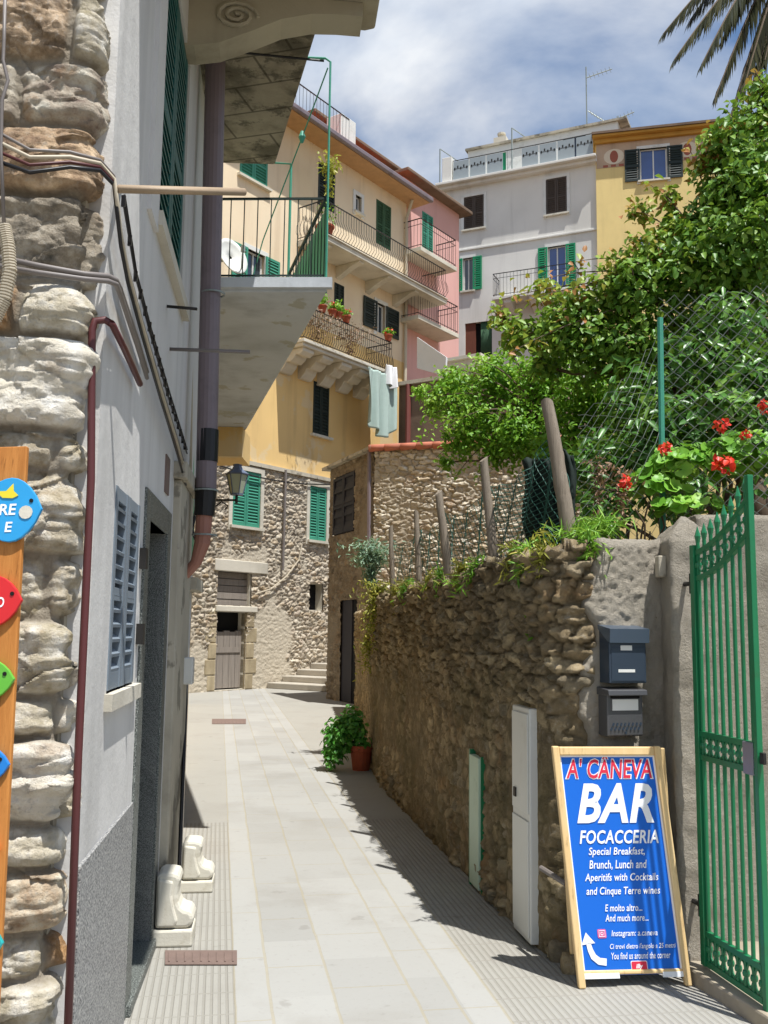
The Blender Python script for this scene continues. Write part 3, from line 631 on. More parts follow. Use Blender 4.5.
# =============================================================== PALE GREY house
dg = Vector((.914, -.406, 0)); q = at(600, 300, 38.0); GL = -7.2
gq = Vector((q.x, q.y, 0)) + dg.normalized() * GL
Gf = Fac((gq.x, gq.y), dg)
gt0 = Gf.px(440, 300)[0]; gt1 = 7.2
gh = thing('pale_grey_house', Gf.w(3.5, 0), 'pale grey house with vivid green shutters, brown shutters above and a roof terrace', 'house')
zc = (Gf.px(445, 191)[1] + Gf.px(597, 158)[1]) / 2
zstr = (Gf.px(457, 252)[1] + Gf.px(596, 231)[1]) / 2
def GR(*a): return Gf.rect(*a)
gw = [GR(464, 196, 484, 229), GR(546, 178, 567, 214)]; go = GR(463, 258, 473, 291); gd = GR(548, 246, 566, 293); gb = GR(465, 322, 492, 358)
m = MB(); m.wall(Gf, gt0, gt1, 0, zc, gw + [go, gd, gb], .22, back=9.); m.build('wall', G['greyhouse'], gh)
for r in gw: window(Gf, gh, r, 'closed', 'brown_shutter', 'white_metal')
window(Gf, gh, go, 'open', 'vivid_green', 'white_metal', slat=.1, leafw=.42); window(Gf, gh, gd, 'open', 'vivid_green', 'white_metal', glass='blue_glass', slat=.1, leafw=.42, sillz=False)
m = MB(); m.quad(Gf.w(gb[0], gb[2], -.2), Gf.w(gb[1], gb[2], -.2), Gf.w(gb[1], gb[3], -.2), Gf.w(gb[0], gb[3], -.2)); m.build('dark_opening', G['black'], gh)
m = MB(); wd = gb[1] - gb[0]; m.fbox(Gf, gb[0], gb[0] + wd * .38, gb[2], gb[3], -.12, -.06); m.build('door', m_wood('red_brown_wood', hx('#5a3228'), hx('#84503e')), gh)
m = MB()
for i in range(8):
    a = gb[0] + wd * (.6 + .4 * i / 8); m.tube([Gf.w(a, gb[2] + .02, -.1), Gf.w(a, gb[3], -.1)], .05, 6)
m.build('curtain', G['curtain'], gh, smooth=True)
m = MB(); m.fbox(Gf, gt0 - .1, gt1, zc, zc + .12, -.5, .45); m.fbox(Gf, gt0 - .05, gt1, zc - .14, zc, -.1, .25); m.fbox(Gf, gt0, gt1, zstr, zstr + .1, -.05, .07); m.build('cornice', G['greyhouse'], gh, bevel=.02)
# balcony
a0, za = Gf.px(492, 301, .9); a1, zb_ = Gf.px(575, 288, .9); zz = (za + zb_) / 2
m = MB(); m.fbox(Gf, a0, a1, zz, zz + .14, -.05, .9); gbal = m.build('balcony', G['greyhouse'], gh, bevel=.02)
railing(Gf, a0 + .04, a1 - .04, zz + .14, zz + 1.15, .86, 'dark_iron', gbal, step=.15, mid=True)
for t in (a0 + .5, a0 + 1.6, a0 + 2.7):
    m = MB(); m.prism([Gf.w(t, zz - .003, -.05), Gf.w(t, zz - .003, .8), Gf.w(t, zz - .15, .8), Gf.w(t, zz - .55, -.05)], Gf.d * .28); m.build('corbel', G['greyhouse'], gbal)
# roof terrace: parapet panels, setback storey, thin roof
zt = zc + .12
r0 = Gf.px(442, 180, .3)[0]
m = MB(); m.fbox(Gf, r0, r0 + .45, zt, zt + 1.2, -.1, .3); m.build('roof_pier', G['greyhouse'], gh, bevel=.02)
milky = m_paint('milky_panel', hx('#98a2a6'), .35, .06); e0 = Gf.px(446, 180, .25)[0]; xs = np.linspace(e0 + .3, gt1 - .1, 9)
for i in range(8):
    if i in (3,): continue
    a, b = xs[i] + .04, xs[i + 1] - .04; pan = MB(); dots = MB(); pan.fbox(Gf, a, b, zt + .08, zt + .95, .2, .23)
    for k in range(5): dots.fbox(Gf, a + (b - a) * (k + .5) / 5 - .03, a + (b - a) * (k + .5) / 5 + .03, zt + .55 + .08 * (k % 2), zt + .66 + .08 * (k % 2), .228, .238)
    dots.fbox(Gf, a + .02, b - .02, zt + .6, zt + .612, .228, .2365)
    po = pan.build('terrace_panel', milky, gh); dots.build('panel_slot', G['dark_iron'], po)
railing(Gf, e0 + .3, gt1 - .1, zt, zt + 1.02, .18, 'dark_iron', gh, step=1.1, left=False, right=False)
ps = Fac((Gf.w(0, 0, -1.6).x, Gf.w(0, 0, -1.6).y), Gf.d)
p0 = ps.px(468, 160)[0]; zr = (ps.px(470, 152)[1] + ps.px(600, 124)[1]) / 2
gdoor = ps.rect(493, 158, 506, 182); ddoor = ps.rect(563, 140, 586, 166)
gdoor = (gdoor[0], gdoor[1], zt, zt + 1.95); ddoor = (ddoor[0], ddoor[1], zt, zt + 2.0)
m = MB(); m.wall(ps, p0, gt1 + .6, zt, zr, [gdoor, ddoor], .15, back=6.); m.build('rooftop_storey', G['white_metal'], gh)
m = MB(); m.fbox(ps, gdoor[0], gdoor[1], gdoor[2], gdoor[3], -.1, -.05); m.build('door', G['vivid_green'], gh)
m = MB(); m.fbox(ps, ddoor[0], ddoor[1], ddoor[2], ddoor[3], -.1, -.05); m.build('door', m_paint('slate_blue_door', hx('#2c3646'), .5, .1), gh)
m = MB(); m.hexa([ps.w(p0 - .1, zr, .12), ps.w(gt1 + 1.0, zr, .12), ps.w(gt1 + 1.0, zr + .5, -7), ps.w(p0 - .3, zr + .5, -7), ps.w(p0 - .1, zr + .1, .12), ps.w(gt1 + 1.0, zr + .1, .12), ps.w(gt1 + 1.0, zr + .62, -7), ps.w(p0 - .3, zr + .62, -7)]); m.build('roof', G['concrete'], gh)
t, z_ = ps.px(496, 152); m = MB(); m.fbox(ps, t - .3, t + .3, zr + .1, zr + .75, -1.2, -.6); m.lathe(ps.w(t, zr + .75, -.9), [(.12, 0), (.12, .2), (.2, .22), (.2, .3)], 10); m.build('chimney', G['cream'], gh)
m = MB()
for (x0, y0, x1, y1) in ((440, 172, 440, 149), (512, 150, 512, 128)):
    A = ps.px(x0, y0, .5); B = ps.px(x1, y1, .5); Cc = ps.px(x1 + 22, y1 + 15, -.5); m.tube([ps.w(A[0], zt, .5), ps.w(A[0], B[1], .5)], .035, 5); m.tube([ps.w(A[0], B[1], .5), ps.w(Cc[0], Cc[1], -.5)], .025, 5)
m.build('awning_post', G['wire'], gh)
# tv aerials
def aerial(F, x, ytop, ybase, arms, label):
    t, zt_ = F.px(x, ytop, -1.); tb, zb_ = F.px(x, ybase, -1.); base = F.w(t, zr + .15, -1.)
    o = thing('television_aerial', base, label, 'aerial', 'rooftop aerials'); m = MB(); m.tube([base, F.w(t, zt_, -1.)], .03, 6); m.build('mast', G['wire'], o)
    for (xa, ya, xb, yb) in arms:
        m = MB(); A = F.px(xa, ya, -1.); B = F.px(xb, yb, -1.2); pa, pb_ = F.w(A[0], A[1], -1.), F.w(B[0], B[1], -1.2); m.tube([pa, pb_], .025, 5)
        for k in range(1, 7):
            c = pa.lerp(pb_, k / 6.5); m.tube([c - F.n * .25, c + F.n * .25], .01, 4)
        m.build('antenna_boom', G['wire'], o)
aerial(ps, 586, 67, 128, [(586, 78, 612, 69), (588, 111, 607, 123)], 'tall thin television aerial standing on the pale grey house roof')
aerial(ps, 618, 116, 128, [(610, 122, 634, 112)], 'low comb-shaped aerial at the right end of the grey roof')
# =============================================================== YELLOW house (right)
q = at(598, 300, 37.9)
Y = Fac((q.x, q.y), (.973, -.23))
yh = thing('yellow_house', Y.w(4, 0), 'yellow house with painted frieze under the eaves, on the right behind the tree', 'house')
zy = (Y.px(598, 141)[1] + Y.px(748, 125)[1]) / 2
yw = Y.rect(640, 148, 667, 180); yw2 = Y.rect(640, 236, 664, 262)
m = MB(); m.wall(Y, 0, 9, 0, zy, [yw, yw2], .2, back=9.); m.build('wall', G['yellow'], yh)
window(Y, yh, yw, 'open', 'dark_shutter', 'white_metal', glass='blue_glass', leafw=.62, slat=.1); window(Y, yh, yw2, 'closed', 'blue_grey', None)
m = MB(); m.fbox(Y, -.12, 9.2, zy, zy + .1, -9, .36); m.fbox(Y, -.05, 9.1, zy - .18, zy, -.1, .16); m.build('eaves', m_plaster('ochre_eaves', hx('#c4964a'), hx('#8e6a36'), .4, .5, .2), yh, bevel=.02)
m = MB(); m.fbox(Y, -.15, 9.25, zy + .102, zy + .2, -9, .42); m.build('roof', G['brownwall'], yh)
m = MB(); m.wall(Y, .03, 9, zy - 1.25, zy - .19, [yw], .1, o=.012); fr = m.build('frieze', m_plaster('frieze_ground', hx('#c0a890'), hx('#98826c'), .5, .8, .1), yh)
pale_ = m_paint('pale_medallion', hx('#d8cbb4'), .8, .1); russet_ = m_paint('russet_ornament', hx('#9a5a48'), .8, .1)
for i in range(9):
    m = MB(); m2 = MB(); t = .75 + i * .98
    if yw[0] - .5 < t < yw[1] + .5: continue
    def ell(a, b, o): return [Y.w(t + a * math.cos(k * .3927), zy - .78 + b * math.sin(k * .3927), o) for k in range(16)]
    m.prism(ell(.17, .27, .013), Y.n * .006); m2.prism(ell(.42, .34, .012), Y.n * .004)
    for k in range(3): m.fbox(Y, t - .45 + k * .32, t - .25 + k * .32, zy - 1.23, zy - 1.13, .012, .02)
    m2.build('frieze_medallion', pale_, fr); m.build('frieze_ornament', russet_, fr)
# =============================================================== NARROW STONE house by the garden
c = at(372, 690, 20.5); lft = at(327, 690, 23.2)
Dl = Fac((lft.x, lft.y), (c.x - lft.x, c.y - lft.y)); WL = (c - lft).xy.length
dr_ = Vector((.95, -.3, 0)).normalized(); Dr = Fac((c.x, c.y), dr_); WR = 4.6
gho = thing('narrow_stone_house', (c.x, c.y, 0), 'narrow rubble stone house at the lane end, with dark shutters and doorway', 'house')
zh = at(372, 450, 20.5).z
dw = Dl.rect(334, 475, 355, 533); dd = Dl.rect(341, 600, 357, 700); dd = (dd[0], dd[1], 0.0, dd[3])
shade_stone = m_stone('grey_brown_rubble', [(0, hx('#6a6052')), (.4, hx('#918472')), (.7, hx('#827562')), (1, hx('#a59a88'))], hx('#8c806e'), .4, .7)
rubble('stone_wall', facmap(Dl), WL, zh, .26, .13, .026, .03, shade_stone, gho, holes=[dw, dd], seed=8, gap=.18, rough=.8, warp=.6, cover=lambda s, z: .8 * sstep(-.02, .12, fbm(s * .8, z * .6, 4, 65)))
rubble('stone_wall', facmap(Dr), WR, zh, .24, .115, .017, .05, m_stone('cream_rubble', [(0, hx('#aea290')), (.3, hx('#cbc1b0')), (.7, hx('#dcd5c8')), (1, hx('#baa88c'))], hx('#a0947f'), .4, .7, bs=1), gho, seed=12, gap=.15, rough=.85, warp=.65, cover=lambda s, z: .6 * sstep(.05, .2, fbm(s * .8, z * .6, 4, 69)))
m = MB(); n_ = -Dl.n * 3.2; bk = [Vector((lft.x, lft.y, 0)), Vector((c.x, c.y, 0)), Dr.w(WR, 0), Dr.w(WR, 0, -3.5), Vector((lft.x, lft.y, 0)) + Vector((2.2, 2.2, 0))]
cen = sum(bk, Vector()) / 5; m.prism([cen + (p - cen) * .965 for p in bk], (0, 0, zh - .02)); m.build('wall', G['brownwall'], gho)
window(Dl, gho, dw, 'closed', 'navy_shutter', None, sillz=False, o=.02, slat=.3)
m = MB(); m.fbox(Dl, dd[0], dd[0] + (dd[1] - dd[0]) * .62, .02, dd[3], -.06, -.02); m.build('door', G['navy_shutter'], gho)
m = MB(); m.fbox(Dl, dd[0] + (dd[1] - dd[0]) * .62, dd[1], .0, dd[3], -.06, -.045); m.build('dark_opening', G['black'], gho)
m = MB(); m.fbox(Dl, -.25, WL + .1, zh, zh + .07, -.2, .16); m.build('eaves', G['concrete'], gho)
m = MB()
for i in range(12):
    a = -.1 + i * .36; m.tube([Dr.w(a, zh + .02, .1), Dr.w(a + .37, zh + .035, .1)], [.085, .07], 8); m.tube([Dr.w(a, zh + .05, -.06), Dr.w(a + .37, zh + .065, -.06)], [.085, .07], 8)
m.build('tile_coping', m_paint('orange_tile', hx('#b4705a'), .85, .35, 6, .3, 0, .2, hx('#7a6a5a'), .5), gho, smooth=True)
m = MB(); m.tube([Dl.w(WL - .1, zh, .1), Dl.w(WL - .08, 3, .08)], .045, 6); m.build('downpipe', G['grey_pvc'], gho)
# =============================================================== brown wall house behind the garden
b0_, b1_ = at(399, 400, 30), at(560, 400, 27); Bf = Fac((b0_.x, b0_.y), (b1_.x - b0_.x, b1_.y - b0_.y)); WB = (b1_ - b0_).xy.length
bh = thing('brown_walled_house', Bf.w(WB / 2, 0), 'low brown roughcast building behind the garden hedge, with a capped pier on top', 'house')
zb1 = (Bf.px(410, 387)[1] + Bf.px(480, 372)[1]) / 2
m = MB(); m.wall(Bf, 0, WB, 0, zb1, [], back=4.); m.build('wall', G['brownwall'], bh)
m = MB(); m.fbox(Bf, -.02, WB, zb1, zb1 + .12, -.5, .12); m.build('coping', G['concrete'], bh)
r = Bf.rect(447, 360, 480, 376, -.4); m = MB(); m.fbox(Bf, r[0], r[1], zb1 + .12, r[3], -1.2, -.4); m.fbox(Bf, r[0] - .25, r[1] + .1, r[3], r[3] + .1, -1.3, -.25); m.build('capped_pier', G['cream'], bh)
m = MB(); t = Bf.px(409, 420)[0]; m.tube([Bf.w(t, zb1, .06), Bf.w(t, 4, .06)], .09, 8); m.build('downpipe', m_paint('brick_red_pipe', hx('#7a443c'), .6, .1), bh)
wv = [at(417, 337, 29), at(446, 357, 27.6), at(445, 376, 27.6), at(417, 368, 29)]
m = MB(); m.prism(wv, (.05, .08, 0)); o = m.build('white_parasol_panel' if False else 'white_awning', G['white_cloth']); tag(o, 'plain white awning panel hanging beside the pink house', 'awning')
# =============================================================== ground and lane
def sheet(name, pts, z, mat, kind='structure'):
    me = bpy.data.meshes.new(name); me.from_pydata([(x, y, z) for x, y in pts], [], [tuple(range(len(pts)))]); me.materials.append(mat)
    o = bpy.data.objects.new(name, me); COL.objects.link(o); o['kind'] = kind; return o
sheet('ground', [(-300, -300), (300, -300), (300, 300), (-300, 300)], -.06, G['soil'])
def m_paving():
    n = NT('pale_stone_paving'); g = n.n('ShaderNodeNewGeometry'); mp = n.n('ShaderNodeMapping'); n.l(g.outputs['Position'], mp.inputs[0])
    mp.inputs['Rotation'].default_value = (0, 0, -math.atan(.17)); sp = n.n('ShaderNodeSeparateXYZ'); 
    # rotate so that v runs up the lane
    mp.inputs['Rotation'].default_value = (0, 0, -math.atan(.17)); n.l(mp.outputs[0], sp.inputs[0]); u, v = sp.outputs[0], sp.outputs[1]
    M = n.math
    # rotating by -a: x' = x cos a + y sin a  (a = atan .17)
    def inside(x, a, b): return M('MULTIPLY', M('GREATER_THAN', x, a), M('LESS_THAN', x, b))
    def joint(x, c, w): return M('LESS_THAN', M('ABSOLUTE', M('SUBTRACT', x, c)), w)
    wob = M('MULTIPLY', M('SUBTRACT', n.noise(3, 3, .5, mp.outputs[0]), .5), .02)
    uu = M('ADD', u, wob)
    slab = inside(u, .283, 1.12)
    k = 1 / 1.0143
    cs = [c * k for c in (.124, .283, .572, .937, 1.12, 1.30)]
    jl = joint(uu, cs[0], .005)
    for c in cs[1:]: jl = M('MAXIMUM', jl, joint(uu, c, .007))
    ci = M('ADD', M('ADD', M('GREATER_THAN', u, cs[2]), M('GREATER_THAN', u, cs[3])), M('MULTIPLY', M('GREATER_THAN', u, cs[1]), 3))
    vo = M('ADD', v, M('MULTIPLY', ci, .31)); fr = M('FRACT', M('DIVIDE', vo, .78))
    idx = M('FLOOR', M('DIVIDE', vo, .78))
    cross = M('MULTIPLY', joint(M('ADD', fr, M('MULTIPLY', wob, .3)), .5, .006), 1)
    ribz = M('MAXIMUM', M('LESS_THAN', u, cs[0]), M('GREATER_THAN', u, cs[5]))
    nrib = M('SUBTRACT', 1, ribz)
    jo = M('MAXIMUM', M('MULTIPLY', jl, M('GREATER_THAN', u, 0)), M('MULTIPLY', cross, nrib))
    wn = n.n('ShaderNodeTexWhiteNoise'); wn.noise_dimensions = '2D'; cb = n.n('ShaderNodeCombineXYZ'); n.l(ci, cb.inputs[0]); n.l(idx, cb.inputs[1]); n.l(cb.outputs[0], wn.inputs[0])
    ty = M('FRACT', M('DIVIDE', v, .25)); tj = joint(ty, .5, .02); tx = M('FRACT', M('DIVIDE', u, .034)); groove = M('SUBTRACT', 1, n.step(M('ABSOLUTE', M('SUBTRACT', tx, .5)), .1, .24))
    lim = M('MULTIPLY', M('LESS_THAN', v, 8.5), ribz)
    groove = M('MULTIPLY', M('MAXIMUM', groove, tj), lim)
    f = n.noise(1.1, 7, .65); f2 = n.noise(30, 5, .7)
    base = n.mix(wn.outputs[0], hx('#979691'), hx('#a1a09b')); band = n.mix(f, hx('#9a9994'), hx('#a6a5a0')); rib = n.mix(f, hx('#939189'), hx('#a09d95'))
    col = n.mix(slab, n.mix(ribz, band, rib), base)
    col = n.mix(M('MULTIPLY', n.step(f, .48, .7), .4), col, hx('#86827a'))
    big = n.noise(.45, 6, .6); col = n.mix(M('MULTIPLY', n.step(big, .5, .62), .3), col, hx('#8f8c84'))
    col = n.mix(M('MULTIPLY', n.step(f2, .55, .72), .22), col, hx('#77726a'))
    spot = n.noise(5.5, 4, .5); col = n.mix(M('MULTIPLY', n.step(spot, .66, .72), .3), col, hx('#6f6a62'))
    col = n.mix(M('MULTIPLY', jo, .38), col, n.mix(f2, hx('#a8996f'), hx('#8a8064')))
    col = n.mix(M('MULTIPLY', groove, .28), col, hx('#6d675c'))
    h = M('SUBTRACT', M('MULTIPLY', f2, .25), M('ADD', M('MULTIPLY', jo, .5), M('MULTIPLY', groove, .9)))
    return n.fin(col, .82, n.bump(h, .6, .008), 0, .25)
sheet('lane_paving', [(-9, -4), (4.5, -4), (4.5, 34), (-9, 34)], 0, m_paving())
# threshold by the gate
k0, k1 = ground(692, 984), ground(753, 1024); kd = (k1 - k0).normalized(); kn = Vector((-kd.y, kd.x, 0)) * (1 if -kd.y > 0 else -1)
kp = [k0 - kd * .1, k0 + kd * 1.3, k0 + kd * 1.3 + Vector((2.2, .9, 0)), k0 + Vector((1.7, .9, 0)), k0 + Vector((.06, .62, 0))]
m = MB(); m.prism([Vector((p.x, p.y, -.03)) for p in kp], (0, 0, .1)); o = m.build('threshold', m_plaster('threshold_stone', hx('#a79c88'), hx('#6c6456'), .6, 1.5, .5), None, bevel=.012); tag(o, kind='structure')
# =============================================================== garden wall
wpts = [(-.55, 20.2), (-.33, 17.5), (-.2, 14), (-.09, 11.2), (.36, 8.2), (.79, 5.5), (.86, 5.1), (1.06, 4.96), (1.62, 5.13)]
topk = ([0, 9, 12, 16.6], [1.98, 1.99, 2.03, 2.1])
def top(s): return np.interp(s, *topk) + .06 * fbm(s * 2.2, s * 0, 3, 77)
wm = polymap(wpts, top, 2); LW = wm.L
gw_ = thing('garden_wall', (.4, 8, 0), 'long brown rubble wall of the raised garden along the right of the lane, overgrown at the top', 'wall')
wall_stone = m_stone('brown_rubble', [(0, hx('#7e725e')), (.25, hx('#a39478')), (.55, hx('#92846c')), (.8, hx('#bbab8c')), (1, hx('#8e8675'))], hx('#776a52'), .6, 1., hx('#4f4c2e'), .4, mort_amt=.85)
def wamp(s, z):
    return 1. * wamp0(s, z)
def wamp0(s, z):
    yy = wm.pos(s)[..., 1]; door = np.where(((np.abs(yy - 5.45) < .34) & (z < 1.27)) | ((np.abs(yy - 6.64) < .28) & (z < .86)), .12, 1)
    upper = sstep(.9, 1.5, z + .5 * fbm(s * .8, z, 3, 5)); base = 1 - sstep(.25, .5, z)
    return (.4 + .75 * upper + .45 * base) * np.where(s > LW - .55, .5, 1) * door
rubble('stonework', wm, LW, 2.5, .18, .095, .0135, .038, wall_stone, gw_, seed=21, gap=.17, rough=.85, ampfn=wamp, warp=.65, cover=lambda s, z: .6 * sstep(.0, .16, fbm(s * 1.1, z * 1.3, 4, 71) - .2 * sstep(1.0, 1.6, z) + .02))
# pebbly render over the end that faces the gate
ns, nz = 110, 230; s_, z_ = np.meshgrid(np.linspace(LW - .86, LW, ns), np.linspace(0, 2.42, nz), indexing='ij')
edge = LW - .6 + .3 * fbm(z_ * 2.2, z_ * 0 + 3, 4, 3) + .12 * fbm(z_ * 9, s_ * 9, 3, 4); msk = sstep(-.05, .06, s_ - edge)
h_ = -.12 + .165 * msk + .022 * fbm(s_ * 14, z_ * 14, 5, 8) + .02 * fbm(s_ * 42, z_ * 42, 3, 9)
def top2(s): return np.interp(s, *topk) + .03 + .02 * fbm(s * 3, s * 0, 2, 3)
rm = polymap(wpts, top2, 2); P = rm(s_, z_, h_).reshape(-1, 3)
i, j = np.meshgrid(np.arange(ns - 1), np.arange(nz - 1), indexing='ij'); a = i * nz + j
link_mesh('render_coat', P, np.stack([a, a + nz, a + nz + 1, a + 1], -1).reshape(-1, 4), G['roughcast'], gw_, True)
# garden earth behind the wall
ss = np.linspace(.3, LW - .05, 40); pp = wm.pos(ss); nn_ = wm.nor(ss); inner = [(x - nx * .12, y - ny * .12) for (x, y), (nx, ny) in zip(pp, nn_)]
poly = [Vector((x, y, -.05)) for x, y in inner] + [Vector((1.85, 5.35, -.05)), Vector((14, 5.6, -.05)), Vector((14, 26, -.05)), Vector((3, 26, -.05))]
m = MB(); m.prism(poly, (0, 0, 1.98)); o = m.build('garden_terrace', G['soil']); tag(o, kind='structure')
# pillar
def rough_box(name, x0, x1, y0, y1, z1, capz, mat, parent, res=.022, amp=.012, seed=3):
    b = bpy.data.meshes.new(name); import bmesh
    bm = bmesh.new(); nx, ny, nz_ = max(2, int((x1 - x0) / res)), max(2, int((y1 - y0) / res)), int((z1) / res)
    V = []; F_ = []; ring = []
    per = [(x0 + (x1 - x0) * i / nx, y0) for i in range(nx)] + [(x1, y0 + (y1 - y0) * i / ny) for i in range(ny)] + [(x1 - (x1 - x0) * i / nx, y1) for i in range(nx)] + [(x0, y1 - (y1 - y0) * i / ny) for i in range(ny)]
    cx, cy = (x0 + x1) / 2, (y0 + y1) / 2; N = len(per)
    levels = [z1 * k / nz_ for k in range(nz_ + 1)] + [z1 + (capz - z1) * k / 8 for k in range(1, 9)]
    for z in levels:
        sc = 1 if z <= z1 else 1 - .88 * ((z - z1) / (capz - z1)) ** 1.25
        for (x, y) in per: V.append((cx + (x - cx) * sc, cy + (y - cy) * sc, z))
    V = np.array(V); ang = np.arctan2(V[:, 1] - cy, V[:, 0] - cx)
    dsp = amp * (2 * fbm(V[:, 0] * 12 + V[:, 1] * 12, V[:, 2] * 12, 5, seed) + 1.2 * fbm(V[:, 0] * 45 - V[:, 1] * 45, V[:, 2] * 45, 3, seed + 2))
    dv = np.stack([V[:, 0] - cx, V[:, 1] - cy], -1); dv /= np.linalg.norm(dv, axis=1)[:, None] + 1e-6; V[:, :2] += dv * dsp[:, None]; V[:, 2] += dsp * (V[:, 2] > z1)
    K_ = len(levels); i, j = np.meshgrid(np.arange(K_ - 1), np.arange(N), indexing='ij'); j2 = (j + 1) % N
    f = np.stack([i * N + j, i * N + j2, (i + 1) * N + j2, (i + 1) * N + j], -1).reshape(-1, 4)
    faces = [tuple(q) for q in f.tolist()] + [tuple(range((K_ - 1) * N, K_ * N))]
    return link_mesh(name, V, faces, mat, parent, True)
pl = rough_box('gate_pillar', 1.47, 1.70, 4.86, 5.14, 2.12, 2.27, G['roughcast'], None)
tag(pl, 'square roughcast gate pillar with a pyramid cap, between the letterboxes and the green gate', 'pillar')
m_ = rough_box('roughcast_wall', 1.705, 3.4, 5.16, 5.5, at(740, 516, 5.2).z, at(740, 514, 5.2).z + .0, G['roughcast'], None, .03)
tag(m_, 'pale pebbly roughcast wall behind the green gate', 'wall')
m = MB(); p = at(662, 567, 5.0); m.box((1.43, 4.93, p.z - .055), (1.472, 5.0, p.z + .055)); o = m.build('doorbell_box', G['concrete'], None, bevel=.006); tag(o, 'small beige doorbell box on the left face of the gate pillar', 'doorbell')
# =============================================================== letterboxes
Wf = Fac((1.06, 4.955), (.56, .17)); 
def wpx(x, y): return Wf.px(x, y, .08)
r = Wf.rect(606, 625, 643, 683, .1); mb_ = thing('letterbox', Wf.w((r[0] + r[1]) / 2, r[2]), 'upper dark blue-grey letterbox with sloped lid on the roughcast wall', 'letterbox', 'letterboxes on the roughcast wall')
t0, t1, z0, z1 = r; m = MB(); m.fbox(Wf, t0, t1, z0, z1 - .02, .03, .13); m.build('body', G['mail_dark'], mb_, bevel=.006)
m = MB(); m.prism([Wf.w(t0 - .006, z1, .03), Wf.w(t0 - .006, z1 - .02, .155), Wf.w(t0 - .006, z1 - .09, .15), Wf.w(t0 - .006, z1 - .085, .13), Wf.w(t0 - .006, z1 - .02, .03)], Wf.d * (t1 - t0 + .012)); m.build('lid', m_paint('steel_lid', hx('#5f6f82'), .3, .08, 3, .05, .6, .5), mb_)
m = MB(); m.fbox(Wf, t0 + .065, t0 + .13, z0 + .165, z0 + .19, .13, .134); m.build('name_plate', G['paper'], mb_); m = MB(); m.fbox(Wf, t0 + .05, t0 + .145, z0 + .055, z0 + .07, .13, .134); m.build('name_plate', G['paper'], mb_)
m = MB(); m.fbox(Wf, t0 + .012, t1 - .012, z0 + .012, z1 - .115, .13, .1325); m.build('door', G['mail_dark'], mb_, bevel=.001)
r = Wf.rect(605, 687, 641, 736, .1); mb2 = thing('letterbox', Wf.w((r[0] + r[1]) / 2, r[2]), 'lower pewter grey letterbox with a white name label, directly above the board', 'letterbox', 'letterboxes on the roughcast wall')
t0, t1, z0, z1 = r; m = MB(); m.fbox(Wf, t0, t1, z0, z1 - .03, .03, .12); m.build('body', G['mail_grey'], mb2, bevel=.008)
m = MB(); m.prism([Wf.w(t0 - .008, z1, .03), Wf.w(t0 - .008, z1 - .012, .15), Wf.w(t0 - .008, z1 - .04, .155), Wf.w(t0 - .008, z1 - .04, .03)], Wf.d * (t1 - t0 + .016)); m.build('lid', G['mail_grey'], mb2, bevel=.004)
m = MB(); m.fbox(Wf, t0 + .03, t1 - .03, z1 - .115, z1 - .06, .12, .124); m.build('name_plate', G['paper'], mb2)
m = MB(); m.fbox(Wf, t0 + .02, t1 - .02, z1 - .055, z1 - .042, .12, .122); m.build('slot', G['black'], mb2)
m = MB()
for k in range(16): a = t0 + .02 + (t1 - t0 - .04) * k / 15; m.tube([Wf.w(a, z0 + .03 + .022 * (k % 2), .121), Wf.w(a + .006, z0 + .045 + .022 * (k % 2), .121)], .005, 5)
m.lathe(Wf.w((t0 + t1) / 2, z0 + .018, .122), [(.006, -.006), (.006, .006)], 8); m.build('relief', G['mail_dark'], mb2)
# =============================================================== bar board
BL, BR = ground(578, 988), ground(691, 985); wv = BR - BL; Wb = wv.length; wv.normalize(); T = at(603, 746, 4.80); mid_ = (BL + BR) / 2; uv = T - mid_; uv = uv - wv * uv.dot(wv) * .12; Hb = uv.length; uv.normalize(); uv0 = uv; nv = wv.cross(uv).normalized()
if nv.y > 0: nv = -nv
def B(a, b, c=0): return BL + wv * a + uv * b + nv * c
def bbox_(m, a0, a1, b0, b1, c0, c1): return m.hexa([B(a0, b0, c1), B(a1, b0, c1), B(a1, b0, c0), B(a0, b0, c0), B(a0, b1, c1), B(a1, b1, c1), B(a1, b1, c0), B(a0, b1, c0)])
bd = thing('pavement_board', mid_, 'blue and white bar advertising board in a pine frame leaning by the green gate', 'sign board')
m = MB(); fw = .034
bbox_(m, 0, fw, 0, Hb, -.01, .022); bbox_(m, Wb - fw, Wb, 0, Hb, -.01, .022); bbox_(m, fw, Wb - fw, Hb - .045, Hb - .003, -.009, .02); bbox_(m, fw, Wb - fw, .055, .075, -.009, .01)
m.build('frame', G['pine'], bd, bevel=.006)
p0, p1, q0, q1 = fw, Wb - fw, .052, Hb - .045
m = MB(); bbox_(m, p0, p1, q0, q1, -.006, .0); m.build('panel', G['sign_blue'], bd)
m = MB(); bbox_(m, p0, p0 + .008, q0, q1, .0, .004); bbox_(m, p1 - .008, p1, q0, q1, .0, .004); bbox_(m, p0 + .008, p1 - .008, q1 - .008, q1, .0, .004); bbox_(m, p0, p0 + .17, q0 - .012, q0 + .012, .004, .012); bbox_(m, p1 - .1, p1, q0 - .012, q0 + .012, .004, .012); m.build('border', G['sign_white'], bd)
m = MB()
for a in (.035, Wb - fw + .035):
    m.hexa([B(a, .0, -.2), B(a + fw, 0, -.2), B(a + fw, 0, -.23), B(a, 0, -.23), B(a, Hb - .01, -.012), B(a + fw, Hb - .01, -.012), B(a + fw, Hb - .01, -.042), B(a, Hb - .01, -.042)])
m.hexa([B(.07, .25, -.16), B(Wb, .25, -.16), B(Wb, .25, -.18), B(.07, .25, -.18), B(.07, .29, -.155), B(Wb, .29, -.155), B(Wb, .29, -.175), B(.07, .29, -.175)])
